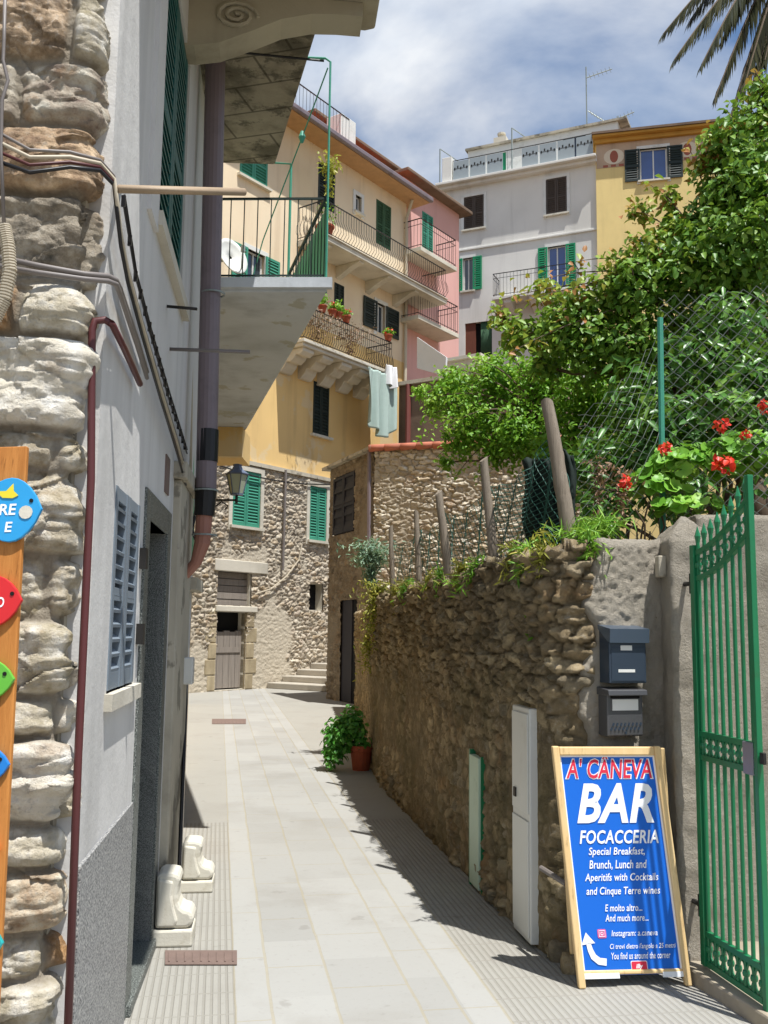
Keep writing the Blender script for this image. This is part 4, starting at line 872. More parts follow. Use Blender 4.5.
m.build('rear_frame', G['pine'], bd, bevel=.005)
def text(name, s, cx, cy, w, h, fn, mat, parent, c=.002, shear=.0, off=0., ext=.0006, sp=1.0):
    cu = bpy.data.curves.new('txt', 'FONT'); cu.body = s; cu.shear = shear; cu.offset = off; cu.extrude = 0; cu.resolution_u = 3; cu.space_character = sp
    o = bpy.data.objects.new('txt', cu); COL.objects.link(o); bpy.context.view_layer.update()
    me = bpy.data.meshes.new_from_object(o.evaluated_get(bpy.context.evaluated_depsgraph_get())); bpy.data.objects.remove(o); bpy.data.curves.remove(cu)
    V = np.zeros(len(me.vertices) * 3); me.vertices.foreach_get('co', V); V = V.reshape(-1, 3); F_ = [tuple(p.vertices) for p in me.polygons]; bpy.data.meshes.remove(me)
    mn, mx = V.min(0), V.max(0); V = (V - (mn + mx) / 2) / np.maximum(mx - mn, 1e-6)
    pts = [fn(cx + x * w, cy + y * h, c) for x, y, _ in V]
    return link_mesh(name, [tuple(p) for p in pts], F_, mat, parent)
PH = q1 - q0; PW = p1 - p0; pc = (p0 + p1) / 2
def sy(v): return q1 - PH * (v - 222) / 668
def ln(s, y, w, h, dx=0, mat='sign_white', c=.003, off=.014, shear=.28, sp=1.03): return text('lettering', s, pc + dx * PW, sy(y), w * PW, PH * h / 668, B, G[mat], bd, c, shear, off, sp=sp)
ln("A' CÂNEVA", 257, .93, 82, 0, 'sign_white', .002, .05); ln("A' CÂNEVA", 257, .9, 76, 0, 'sign_red', .0035, .015)
ln("BAR", 372, .82, 124, .02, off=.03, shear=.36, sp=1.06)
ln("FOCACCERIA", 477, .82, 42, .02, off=.022, shear=.3, sp=1.06)
ln("Special Breakfast,", 524, .58, 30, -.02); ln("Brunch, Lunch and", 563, .6, 30, -.02); ln("Aperitifs with Cocktails", 603, .76, 30, 0); ln("and Cinque Terre wines", 644, .76, 30, 0)
ln("E molto altro...", 692, .38, 21, -.02); ln("And much more...", 722, .44, 21, -.0); ln("Instagram: a.caneva", 770, .47, 23, .06, off=.01)
ln("Ci trovi dietro l'angolo a 25 metri", 808, .67, 20, .13, off=.01); ln("You find us around the corner", 834, .6, 20, .1, off=.01)
def P2(x, y): # crop px -> board (a, b)
    return None
m = MB(); ix, iy, s2 = pc - .27 * PW, sy(768), .016
def rr(cx, cy, hw, hh, c, rad=.35): 
    out = []
    for (sx, sy_, a0) in ((1, 1, 0), (-1, 1, 90), (-1, -1, 180), (1, -1, 270)):
        r_ = rad * min(hw, hh)
        for k in range(5):
            a = math.radians(a0 + 22.5 * k); out.append(B(cx + sx * (hw - r_) + r_ * math.cos(a), cy + sy_ * (hh - r_) + r_ * math.sin(a), c))
    return out
m.prism(rr(ix, iy, .021, .02, .001), nv * .001); m.build('camera_icon', G['sign_pink'], bd)
m = MB(); c_ = [B(ix + .014 * x, iy + .013 * y, .0026) for x, y in ((-1, -1), (1, -1), (1, 1), (-1, 1), (-1, -1))]; m.tube(c_, .0016, 4); m.tube([B(ix + .006 * math.cos(k * .7), iy + .006 * math.sin(k * .7), .0026) for k in range(10)], .0014, 4); m.build('camera_icon_outline', G['sign_white'], bd)
# curved arrow
cen_ = [(0, -.055), (-.035, -.05), (-.06, -.03), (-.072, 0.0), (-.078, .03)]; ax, ay = pc - .36 * PW, sy(815)
m = MB(); wds = [.016, .016, .015, .013, .011]; prevs = None
for k, ((x, y), wd) in enumerate(zip(cen_, wds)):
    d_ = Vector((cen_[min(k + 1, 4)][0] - cen_[max(k - 1, 0)][0], cen_[min(k + 1, 4)][1] - cen_[max(k - 1, 0)][1])).normalized(); n2_ = Vector((-d_.y, d_.x))
    cur = (B(ax + .05 + x + n2_.x * wd, ay + y + n2_.y * wd, .003), B(ax + .05 + x - n2_.x * wd, ay + y - n2_.y * wd, .003))
    if prevs: m.quad(prevs[0], cur[0], cur[1], prevs[1])
    prevs = cur
m.add([B(ax + .05 - .112, ay + .022, .003), B(ax + .05 - .045, ay + .03, .003), B(ax + .05 - .085, ay + .078, .003)], [(0, 1, 2)]); m.build('arrow', G['sign_white'], bd)
lx, lyy = pc + .07 * PW, sy(867)
m = MB(); m.prism(rr(lx, lyy, .04, .026, .001, .25), nv * .001); m.build('logo_border', G['sign_white'], bd)
m = MB(); m.prism(rr(lx, lyy, .037, .023, .0022, .25), nv * .001); m.build('logo', G['sign_red'], bd)
text('lettering', 'illy', lx, lyy, .034, .026, B, G['sign_white'], bd, .004, .25, .03)
# =============================================================== gate leaf
gh0 = at(700, 735, 4.75); gf0 = at(758, 742, 4.25); GFc = Fac((gh0.x, gh0.y), (gf0.x - gh0.x, gf0.y - gh0.y)); GW = (gf0 - gh0).xy.length
def gz(x, y): return GFc.px(x, y)[1]
gate = thing('iron_gate', GFc.w(GW / 2, .09), 'open green wrought iron gate leaf with spear tips and ring scrolls at the right', 'gate')
zb_, zfree = .085, gz(752, 474)
m = MB(); m.fbox(GFc, -.02, .02, zb_, gz(697, 545), -.02, .02); m.build('hinge_stile', G['gate_green'], gate, bevel=.003)
m = MB(); m.fbox(GFc, GW - .015, GW + .015, zb_ - .02, zfree, -.014, .014); m.build('latch_stile', G['gate_green'], gate, bevel=.003)
zu0, zu1, zl0_, zl1_ = gz(696, 553), gz(750, 497), gz(696, 579), gz(750, 531)
def cu_(t, a, b): k = t / GW; return a + (b - a) * (k ** 1.7)
m = MB()
for (a, b) in ((zu0, zu1), (zl0_, zl1_)):
    ts_ = np.linspace(0, GW, 12); pr_ = None
    for t in ts_:
        c = [GFc.w(t, cu_(t, a, b) + dz, oo) for dz, oo in ((-.013, -.011), (-.013, .011), (.013, .011), (.013, -.011))]
        if pr_: 
            for k in range(4): m.quad(pr_[k], c[k], c[(k + 1) % 4], pr_[(k + 1) % 4])
        pr_ = c
    m.build('rail', G['gate_green'], gate); m = MB()
bands = [(gz(697, 735), gz(755, 742), gz(697, 758), gz(755, 768)), (gz(701, 928), gz(757, 950), gz(701, 951), gz(759, 984))]
zm1, zm0 = (bands[0][0] + bands[0][1]) / 2, (bands[0][2] + bands[0][3]) / 2; zq1, zq0 = zb_ + .15, zb_ + .015
for z in (zm1, zm0, zq1, zq0): m = MB(); m.fbox(GFc, .02, GW - .02, z - .013, z + .013, -.012, .012); m.build('rail', G['gate_green'], gate)
nb_ = 8; RG = [MB(), MB(), MB()]
for i in range(nb_):
    t = GW * (i + .5) / nb_; ztip = cu_(t, zu0, zu1) + .13
    m = MB(); m.tube([GFc.w(t, zq0, 0), GFc.w(t, ztip - .07, 0)], .0095, 8); m.tube([GFc.w(t, ztip - .08, 0), GFc.w(t, ztip - .05, 0), GFc.w(t, ztip, 0)], [.01, .016, .001], 6); m.build('bar', G['gate_green'], gate, smooth=False)
    for rings, (zc_, rr_) in zip(RG, (((cu_(t, zu0, zu1) + cu_(t, zl0_, zl1_)) / 2, .032), ((zm1 + zm0) / 2, .04), ((zq1 + zq0) / 2, .048))):
        for sgn in (1, -1):
            tt = t + GW / nb_ / 2
            if tt > GW - .03: continue
            rings.tube([GFc.w(tt + sgn * .006 + .026 * math.cos(a), zc_ + rr_ * math.sin(a) , sgn * .003) for a in np.linspace(0, 2 * math.pi, 14)], .005, 4, False)
        rings.lathe(GFc.w(t, zc_, 0), [(.004, -.016), (.015, -.012), (.018, 0), (.015, .012), (.004, .016)], 8)
for rings in RG: rings.build('ring_scroll', G['gate_green'], gate)
m = MB(); m.fbox(GFc, GW - .1, GW - .02, zm0 - .02, zm1 + .01, -.018, .018); m.build('lock_case', m_paint('grey_lock', hx('#8a8a92'), .4, .1, 6, .1, .4), gate, bevel=.004); m = MB(); m.fbox(GFc, GW + .02, GW + .05, (zm0 + zm1) / 2 - .02, (zm0 + zm1) / 2 + .03, -.008, .008); m.build('latch', G['dark_iron'], gate, bevel=.003)
m = MB(); 
for z in (.3, 1.85): m = MB(); m.tube([GFc.w(-.03, z, 0), GFc.w(-.03, z + .1, 0)], .018, 8); m.tube([GFc.w(-.03, z + .05, 0), GFc.w(-.13, z + .05, 0)], .012, 6); m.build('hinge', G['dark_iron'], gate)
# =============================================================== cabinet doors in the wall
RW = Fac((.36, 8.2), (.43, -2.7))
r = RW.rect(511, 708, 528, 914, .05); cab = thing('cabinet_door', RW.w((r[0] + r[1]) / 2, 0), 'tall white metal meter cabinet door on the rubble wall, close to the board', 'cabinet')
t0, t1 = r[0], r[1]; zt_ = RW.px(524, 708, .05)[1]
m = MB(); m.fbox(RW, t0, t1, .02, zt_, -.02, .04); m.build('body', G['white_metal'], cab, bevel=.008)
m = MB(); m.fbox(RW, t0 + .015, t1 - .015, .05, zt_ * .52, .04, .048); m.build('door_panel', G['white_metal'], cab, bevel=.004); m = MB(); m.fbox(RW, t0 + .015, t1 - .015, zt_ * .55, zt_ - .03, .04, .048); m.build('door_panel', G['white_metal'], cab, bevel=.004)
m = MB(); m.fbox(RW, t0 + .06, t0 + .1, zt_ * .6, zt_ * .64, .048, .056); m.build('lock', G['dark_iron'], cab)
r = RW.rect(467, 757, 476, 882, .06); hat = thing('meter_hatch', RW.w((r[0] + r[1]) / 2, 0), 'narrow pale green hatch door low in the rubble wall, farther up the lane', 'hatch door'); t0, t1 = r[0], r[1]; zt_ = RW.px(473, 757, .06)[1]
m = MB(); m.fbox(RW, t0, t1, .02, zt_, .0, .045); m.build('door', m_paint('pale_green_door', hx('#b9ccb8'), .5, .12, 5, .1, 0, .4, hx('#4a7a5a'), .5), hat, bevel=.005)
m = MB(); m.fbox(RW, t0 - .03, t0, 0, zt_ + .03, .0, .04); m.build('frame', G['gate_green'], hat); m = MB(); m.fbox(RW, t1, t1 + .012, 0, zt_ + .01, .0, .03); m.build('frame', G['gate_green'], hat)
# pipe stub low on the wall by the board
m = MB(); m.tube([at(541, 868, 5.12), at(557, 878, 4.95), at(566, 884, 4.9)], .014, 8); o = m.build('pipe_stub', G['grey_cable']); tag(o, 'grey pipe stub low on the rubble wall beside the board', 'pipe')
# loose stones at the wall foot
def boulder(loc, r, mat, name, label, group, seed):
    rg = np.random.default_rng(seed); n1, n2 = 14, 9; V = []
    for i in range(n2 + 1):
        for j in range(n1):
            th_, ph = math.pi * i / n2, 2 * math.pi * j / n1; x, y, z = math.sin(th_) * math.cos(ph), math.sin(th_) * math.sin(ph), math.cos(th_)
            e = [np.sign(q) * abs(q) ** .6 for q in (x, y, z)]; k = 1 + .35 * float(fbm(np.array(x * 2 + seed), np.array(y * 2 + z * 1.7), 3, seed)); V.append((loc[0] + e[0] * r[0] * k, loc[1] + e[1] * r[1] * k, loc[2] + r[2] + e[2] * r[2] * k))
    i, j = np.meshgrid(np.arange(n2), np.arange(n1), indexing='ij'); j2 = (j + 1) % n1; f = np.stack([i * n1 + j, i * n1 + j2, (i + 1) * n1 + j2, (i + 1) * n1 + j], -1).reshape(-1, 4)
    c = np.full((len(V), 3), (rg.random(), 1, rg.random())); o = link_mesh(name, V, f, mat, None, True, c); return tag(o, label, 'stone', group)
for k, (x, y, rr_) in enumerate(((541, 945, .045), (553, 960, .055), (565, 972, .05), (556, 935, .05))):
    g_ = ground(x, y); boulder((g_.x + .03, g_.y, -.02), (rr_, rr_ * .8, rr_ * 1.1), wall_stone, 'loose_stone', ['small brown stone farthest from the board at the wall foot', 'largest brown stone at the wall foot left of the board', 'brown stone touching the left edge of the board at the ground', 'brown stone wedged against the wall base above the others'][k], 'stones at the wall foot', 40 + k)
# =============================================================== fence posts, netting, chain-link
def pole(name, p, q, r0, r1, mat, label, cat, group):
    p, q = Vector(p), Vector(q); nk, nn = 40, 18; ax = (q - p).normalized(); u_ = ax.orthogonal().normalized(); v_ = ax.cross(u_); sd = random.random() * 50; V = []
    for k in range(nk + 1):
        f = k / nk; c = p.lerp(q, f) + (u_ * float(fbm(np.array(f * 2.5), np.array(sd), 2, 3)) + v_ * float(fbm(np.array(f * 2.5 + 9), np.array(sd), 2, 3))) * r0 * .45
        for i in range(nn):
            a = 2 * math.pi * i / nn; r = (r0 + (r1 - r0) * f) * (1 + .22 * float(fbm(np.array(math.cos(a) * 1.6 + sd), np.array(math.sin(a) * 1.6 + f * 2), 3, 5)) + .35 * max(0, float(fbm(np.array(a * 1.3 + sd), np.array(f * 14), 2, 8)) - .18))
            V.append(c + (u_ * math.cos(a) + v_ * math.sin(a)) * r + (ax * r0 * (.5 * math.cos(a - 1 + sd)) if k == nk else ax * 0))
    F_ = [(k * nn + i, k * nn + (i + 1) % nn, (k + 1) * nn + (i + 1) % nn, (k + 1) * nn + i) for k in range(nk) for i in range(nn)] + [tuple(range(nk * nn, nk * nn + nn))]
    V += V[-nn:]; F_[-1] = tuple(range(nk * nn + nn, nk * nn + 2 * nn)); o = link_mesh(name, [tuple(v) for v in V], F_, mat, None, True); return tag(o, label, cat, group)
posts = [((572, 537), (547, 403), 5.35, .042, 'thickest grey wooden fence post leaning left, nearest the chain-link'), ((497, 575), (484, 459), 6.15, .032, 'tall wooden post second from the chain-link, cut at a slant'), ((451, 578), (439, 492), 7.3, .034, 'leaning wooden post standing third along the wall top'), ((420, 584), (416, 512), 8.5, .026, 'thin upright wooden post fourth along the wall top'), ((393, 584), (391, 526), 9.8, .026, 'farthest and shortest wooden post, beside the blue-green shrub')]
PT = []
for (b, t, Y_, r_, lab) in posts:
    p = at(*b, Y_); q = at(*t, Y_ + .02); p.z -= .1; pole('fence_post', p, q, r_ * 1.12, r_ * .85, G['post_wood'], lab, 'fence post', 'wooden posts along the wall top'); PT.append((p, q))
def net(name, A0, A1, B0, B1, nu, nv, r, mat, label, cat, sag=.04, seed=1):
    """woven netting between two uprights"""
    rg = random.Random(seed); m = MB(); g = lambda i, j: A0.lerp(A1, j / nv).lerp(B0.lerp(B1, j / nv), i / nu) + Vector((math.sin(i * .9 + j * .5 + seed) * sag * .4, math.cos(i * .7 + j * .35) * sag, -sag * 2.2 * math.sin(math.pi * i / nu) * j / nv + rg.uniform(-1, 1) * .004))
    P_ = [[g(i, j) for j in range(nv + 1)] for i in range(nu + 1)]
    for i in range(nu + 1): m.tube([P_[i][j] for j in range(nv + 1)], r, 3, False)
    for j in range(nv + 1): m.tube([P_[i][j] for i in range(nu + 1)], r, 3, False)
    o = m.build(name, mat); return tag(o, label, cat, 'nets between the wooden posts')
for k in range(4):
    (p, q), (p2, q2) = PT[k], PT[k + 1]; off = Vector((.03, .05, 0))
    net('wire_netting', p + off + Vector((0, 0, .1)), p.lerp(q, .85) + off, p2 + off + Vector((0, 0, .1)), p2.lerp(q2, .8) + off, [24, 22, 18, 16][k], [22, 14, 12, 10][k], .0028, G['wire_dark'], ['green netting sagging between the thickest post and the slanted-cut post', 'green netting between the slanted-cut post and the third post', 'green netting between the third post and the thin upright post', 'green netting between the two farthest wooden posts'][k], 'netting', .05, k + 2)
# dark sheet added to paint in the shade under the bush, behind the posts
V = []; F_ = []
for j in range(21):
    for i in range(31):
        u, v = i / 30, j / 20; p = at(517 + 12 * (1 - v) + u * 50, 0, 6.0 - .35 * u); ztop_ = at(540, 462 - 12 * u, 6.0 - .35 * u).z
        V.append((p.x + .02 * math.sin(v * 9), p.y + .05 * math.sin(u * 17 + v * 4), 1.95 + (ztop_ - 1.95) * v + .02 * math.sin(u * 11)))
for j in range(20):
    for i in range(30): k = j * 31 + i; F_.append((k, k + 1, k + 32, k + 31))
o = link_mesh('bush_shade_sheet', V, F_, m_paint('painted_bush_shade', hx('#16241e'), .9, .3, 20, .3), None, True); o.modifiers.new('thickness', 'SOLIDIFY').thickness = .004; tag(o, 'dark green sheet added as the shade under the bush, behind the thickest wooden post', 'painted shade')
cp = at(660, 440, 5.75); ctop = at(660, 318, 5.75)
m = MB(); m.tube([Vector((cp.x, cp.y, 1.9)), ctop], .019, 8); o = m.build('fence_pole', G['green_iron']); tag(o, 'pale green metal pole holding up the chain-link fence', 'pole')
def chain(A0, A1, B0, B1, cell, r, label, seed, name='chain_link_fence'):
    """A bottom/top left, B bottom/top right"""
    rg = random.Random(seed); m = MB(); W_ = (B0 - A0).length; Hh = max((A1 - A0).length, (B1 - B0).length)
    nu = int(W_ / cell); nv = int(Hh / cell)
    jit = {}
    def g(i, j):
        key = (i, j)
        if key not in jit: jit[key] = Vector((rg.uniform(-1, 1), rg.uniform(-1, 1) * 1.5, rg.uniform(-1, 1))) * cell * .07
        u, v = min(max(i / (2 * nu), 0), 1), min(max(j / (2 * nv), 0), 1); return A0.lerp(B0, u).lerp(A1.lerp(B1, u), v) + jit[key] + Vector((0, .03 * math.sin(u * 5 + v * 3), -.05 * math.sin(math.pi * u) * v))
    for i in range(0, 2 * nu + 1):
        for j in range(0, 2 * nv):
            if (i + j) % 2: continue
            for di in (-1, 1):
                if 0 <= i + di <= 2 * nu: m.tube([g(i, j), g(i + di, j + 1)], r, 3, False)
    o = m.build(name, G['wire']); return tag(o, label, 'fence', 'chain-link panels')
A0 = Vector((cp.x, cp.y, 2.15)); A1 = at(660, 296, 5.75); Bq = at(800, 272, 5.3)
chain(A0, A1, Vector((Bq.x, Bq.y, 2.15)), Bq, .078, .0026, 'slack chain-link fence panel right of the pale green pole', 4)
Cq = at(578, 415, 5.5)
chain(Vector((Cq.x, Cq.y, 2.1)), Cq, A0, at(660, 330, 5.75), .1, .0016, 'lower chain-link panel between the pale green pole and the thickest wooden post', 5)
# =============================================================== planter pot
pp_ = ground(361, 770)
pot = thing('flower_pot', pp_, 'brown terracotta flower pot at the foot of the rubble wall', 'pot')
m = MB(); m.lathe(pp_, [(.1, 0), (.13, .22), (.15, .23), (.15, .29), (.13, .29), (.12, .25)], 18); m.build('body', G['terracotta'], pot, smooth=False)
# =============================================================== things by the left house
def scroll(loc, label, sc):
    F_ = Fac((loc[0], loc[1]), L.d); o = thing('scroll_bracket', (loc[0], loc[1], 0), label, 'stone bracket', 'white scroll brackets by the door')
    pr = [(0, .09), (.165, .09), (.185, .1), (.197, .12), (.2, .14), (.193, .165), (.175, .18), (.15, .185), (.13, .2), (.118, .225), (.113, .26), (.116, .3), (.124, .33), (.122, .352), (.108, .365), (.08, .372), (.03, .374), (0, .36)]
    m = MB(); m.prism([F_.w(0, z * sc, oo) for oo, z in pr], F_.d * .2); m.build('body', G['marble'], o, bevel=.026)
    m = MB(); m.prism([F_.w(-.012, z * sc, oo) for oo, z in ((.01, .1), (.1, .1), (.12, .13), (.1, .19), (.085, .26), (.09, .33), (.01, .345))], F_.d * .224); m.build('cheek', G['marble'], o, bevel=.012)
    m = MB(); m.fbox(F_, -.012, .212, 0.0, .088 * sc, -.01, .198); m.build('plinth', G['marble'], o, bevel=.012)
g1 = ground(183, 947); g2 = ground(193, 893)
for gq_, lab in ((g1, 'nearer white stone scroll bracket standing on the paving beside the door'), (g2, 'farther white stone scroll bracket standing by the concrete pilaster')):
    tq, _ = (gq_ - L.P).dot(L.d), 0; scroll(L.w(tq, 0, .015 if gq_ is g1 else .055), lab, 1.0 if gq_ is g1 else .84)
def grate(x0, y0, x1, y1, label):
    a, b, c, d_ = ground(x0, y1, .004), ground(x1, y1, .004), ground(x1, y0, .004), ground(x0, y0, .004); o = thing('drain_grate', (a + c) / 2, label, 'drain grate', 'rusty drain grates')
    m = MB(); m.prism([a, b, c, d_], (0, 0, .004)); m.build('plate', G['rust'], o)
    m = MB()
    for k in range(9):
        u = (k + .5) / 9; p, q = a.lerp(b, u).lerp(d_.lerp(c, u), .15), a.lerp(b, u).lerp(d_.lerp(c, u), .85); m.bar(p + Vector((0, 0, .005)), q + Vector((0, 0, .005)), .008)
    m.build('grating', G['rust'], o)
grate(165, 951, 237, 965, 'rusty rectangular drain grate next to the nearer white scroll bracket'); grate(212, 719, 246, 724, 'small rusty drain grate far up the lane')
# big drainpipe
px_ = at(211, 100, 5.95); pb_ = at(205, 520, 5.95)
dp = thing('drainpipe', (pb_.x, pb_.y, at(200, 560, 5.95).z), 'thick brown-grey drainpipe down the corner of the plastered house', 'drainpipe')
zz = [at(210, 30, 5.95).z + .6, at(205, 492, 5.95).z, at(203, 516, 5.95).z, at(201, 543, 5.95).z, at(197, 562, 5.95).z]
dx = Vector((px_.x, px_.y, 0)); bx = Vector((pb_.x, pb_.y, 0))
m = MB(); m.tube([Vector((px_.x + .01, px_.y, zz[0])), Vector((bx.x, bx.y, zz[1]))], .066, 16); m.build('pipe', G['grey_pvc'], dp, smooth=False)
m = MB(); m.tube([Vector((bx.x, bx.y, zz[1] + .02)), Vector((bx.x - .005, bx.y, zz[2]))], [.07, .064], 14); m.build('sleeve', G['black_plastic'], dp); m = MB(); m.tube([Vector((bx.x, bx.y, at(206, 462, 5.95).z)), Vector((bx.x, bx.y, at(206, 430, 5.95).z))], .0685, 14); m.build('sleeve', G['black_plastic'], dp)
m = MB(); m.tube([Vector((bx.x - .005, bx.y, zz[2] + .02)), Vector((bx.x - .012, bx.y, zz[3])), Vector((bx.x - .05, bx.y + .02, zz[4])), Vector((bx.x - .12, bx.y + .05, zz[4] - .08))], [.052, .05, .036, .03], 12); m.build('boot', m_paint('flesh_pipe', hx('#a07060'), .6, .12), dp)
m = MB(); 
for z in (zz[1] + .01, zz[1] + 1.3, zz[3] + .05): m.tube([Vector((bx.x + .074 * math.cos(a), bx.y + .074 * math.sin(a), z)) for a in np.linspace(0, 6.283, 16)], .007, 4, False)
m.build('clamp', G['wire'], dp)
# thinner pipes and cables
def run(name, pts, r, mat, label, cat, n=6, group=None):
    m = MB(); m.tube(pts, r, n); o = m.build(name, G[mat], None, True); return tag(o, label, cat, group)
def lw(px_, py_, o): t, z = L.px(px_, py_, o); return L.w(t, z, o)
run('cable_conduit', [at(190, 395, 6.6), at(190, 470, 6.6), at(190, 560, 6.6)], .03, 'green_pipe', 'pale green pipe left of the big drainpipe', 'pipe')
run('cable_conduit', [at(196, 40, 6.3), at(194, 170, 6.3), at(192, 300, 6.3), at(190, 470, 6.3)], .014, 'light_pipe', 'thin pale conduit just left of the big drainpipe, up to the balcony', 'pipe')
run('waste_pipe', [Vector((at(70, 1030, 2.98).x, 2.98, 0)), at(78, 760, 2.98), at(91, 480, 3.0), at(92, 330, 3.02), at(95, 321, 3.02), at(105, 320, 3.04), lw(112, 324, .04), lw(124, 348, .03), lw(140, 384, .03)], .0125, 'maroon', 'thin maroon pipe running down the edge of the stone pier', 'pipe', 8)
for k in range(4):
    o_ = .03 + .02 * (k % 2); dy = k * 5
    pts = [at(-6, 130 + dy * 2, 2.8), at(30, 150 + dy * 1.5, 2.82), at(70, 152 + dy, 2.84), at(100, 160 + dy * .7, 2.9), at(114, 176 + dy * .6, 3.0), lw(117, 196 + dy, o_), lw(121, 232 + dy, o_), lw(128, 268 + dy, o_), lw(142, 320 + dy, o_), lw(160, 382 + dy, o_), lw(176, 434 + dy, o_), lw(186, 470 + dy, o_)]
    run('power_cable', pts, .0055 + .0015 * (k % 2), ['grey_cable', 'light_pipe', 'maroon', 'black_plastic'][k], ['grey cable in the bundle crossing the stone pier', 'pale cable in the bundle crossing the stone pier', 'reddish cable on the bundle crossing the stone pier', 'lowest black cable in the bundle crossing the stone pier'][k], 'cable', 5, 'cables along the plastered house')
m = MB(); cpts = [lw(124, 205, .02), lw(136, 280, .02), lw(150, 330, .025), lw(168, 395, .02), lw(187, 455, .02)]
for kk in range(2): m.tube([p + Vector((0, 0, .03 * kk + .01 * math.sin(q * 2 + kk))) for q, p in enumerate(cpts)], .005, 5)
for a_, b_ in zip(cpts[:-1], cpts[1:]):
    nn2 = max(2, int((b_ - a_).length / .13))
    for q in range(nn2): p = a_.lerp(b_, q / nn2); m.box((p.x - .01, p.y - .004, p.z - .006), (p.x + .005, p.y + .005, p.z + .036))
o = m.build('power_cable', G['black_plastic']); tag(o, 'clipped black cable sloping along the plastered wall above the bundle', 'cable', 'cables along the plastered house')
m = MB(); q_ = L.px(190, 668, .05)[0]; m.fbox(L, 6.0, 6.12, L.px(190, 681, .05)[1], L.px(190, 656, .05)[1], .04, .1); o = m.build('junction_box', G['white_metal'], None, bevel=.008); tag(o, 'small white junction box on the concrete pilaster', 'junction box')
for k in range(2):
    run('metal_conduit', [at(-8, 256 + 9 * k, 2.85), at(40, 266 + 7 * k, 2.86), at(84, 274 + 5 * k, 2.9), at(108, 276 + 5 * k, 2.95), at(116, 280 + 4 * k, 3.0), lw(120, 288 + 6 * k, .04), lw(138, 342 + 6 * k, .03), lw(147, 372 + 6 * k, .03)], .009, 'grey_cable', ['upper of the two grey conduits crossing the stone pier', 'lower of the two grey conduits crossing the stone pier'][k], 'conduit', 8)
m = MB(); pts = [at(4, 226, 2.78), at(8, 246, 2.78), at(10, 272, 2.78), at(4, 300, 2.78), at(-6, 320, 2.78)]
for a, b in zip(pts[:-1], pts[1:]):
    for k in range(9): m.tube([a.lerp(b, k / 9), a.lerp(b, (k + .55) / 9)], .021, 8); m.tube([a.lerp(b, (k + .55) / 9), a.lerp(b, (k + 1) / 9)], .017, 8)
o = m.build('corrugated_conduit', G['light_pipe']); tag(o, 'ribbed beige flexible conduit at the left edge on the stone pier', 'conduit')
run('power_cable', [at(5, -5, 2.8), at(4, 40, 2.8), at(3, 60, 2.8), at(8, 80, 2.8), at(2, 100, 2.8), at(1, 150, 2.8), at(4, 225, 2.8)], .006, 'grey_cable', 'thin pale cable hanging down the left edge of the stone pier', 'cable', 5)
run('wooden_pole', [lw(119, 189, -.02), lw(119, 189, .05), at(244, 192, L.px(119, 189)[0] + .15)], .0145, 'pole_paint', 'round beige pole sticking out from the plastered wall across the drainpipe', 'pole', 10)
run('iron_bar', [lw(166, 349, -.02), at(250, 352, L.px(166, 349)[0] + .1)], .011, 'grey_cable', 'dark flat iron bar sticking out of the plastered wall below the balcony', 'bar', 4)
run('iron_bar', [lw(163, 306, -.02), at(197, 309, L.px(163, 306)[0] + .1)], .009, 'dark_iron', 'short iron bar sticking out of the plastered wall', 'bar', 4)
run('power_cable', [at(193, 480, 6.4), at(197, 505, 6.4), at(192, 530, 6.4), at(199, 548, 6.4), at(190, 562, 6.4), at(186, 590, 6.4), at(186, 700, 6.4), at(178, 900, 5.4)], .012, 'black_plastic', 'black cable looping behind the foot of the big drainpipe', 'cable', 5)
# stone pier at the far left
pier_pts = [(-2.3, 2.96), (-1.15, 2.98), (-1.06, 2.985), (-1.02, 3.005), (-1.03, 3.1)]
pm = polymap(pier_pts, None, 1)
pier = rubble('stone_pier', pm, pm.L, 4.3, .42, .235, .0055, .05, m_stone('pale_rough_stone', [(0, hx('#9a948a')), (.2, hx('#bfbab1')), (.45, hx('#d2cec5')), (.66, hx('#b5b0a6')), (.78, hx('#b0885a')), (.86, hx('#cfc9bd')), (1, hx('#e4e0d8'))], hx('#9a9080'), .8, 1., bs=1.8, mort_amt=.9), None, seed=34, gap=.1, rough=.62, warp=.26, flat=.12, strata=.2, terr=0, facet=.75, course=True)
tag(pier, 'rough pale rubble stone pier at the left edge, carrying cables and the fish boards', 'wall')
m = MB(); m.box((-2.3, 3.06, 0), (-1.02, 3.12, 9)); o = m.build('pier_core', G['concrete']); o.parent = pier; o.location = o.location - pier.location
# plank with painted fish
A_, B_ = at(27, 446, 2.78), at(3, 905, 2.66)
pu = (A_ - B_).normalized(); pw_ = Vector((1, 0, 0)); pw_ = (pw_ - pu * pw_.dot(pu)).normalized(); pn = pw_.cross(pu)
if pn.y > 0: pn = -pn
board = thing('display_plank', B_, 'orange-brown wooden plank hung with painted fish, leaning on the stone pier', 'plank')
Lb = (A_ - B_).length; e = B_ - pu * 1.0
def K2(a, b, c): return e + pw_ * a + pu * b + pn * c
def khex(m, a0, a1, b0, b1, c0, c1): m.hexa([K2(a0, b0, c1), K2(a1, b0, c1), K2(a1, b0, c0), K2(a0, b0, c0), K2(a0, b1, c1), K2(a1, b1, c1), K2(a1, b1, c0), K2(a0, b1, c0)])
m = MB(); khex(m, -.16, 0, max(0, 0), Lb + 1.0, -.02, .0); m.build('plank', G['plank'], board, bevel=.003)
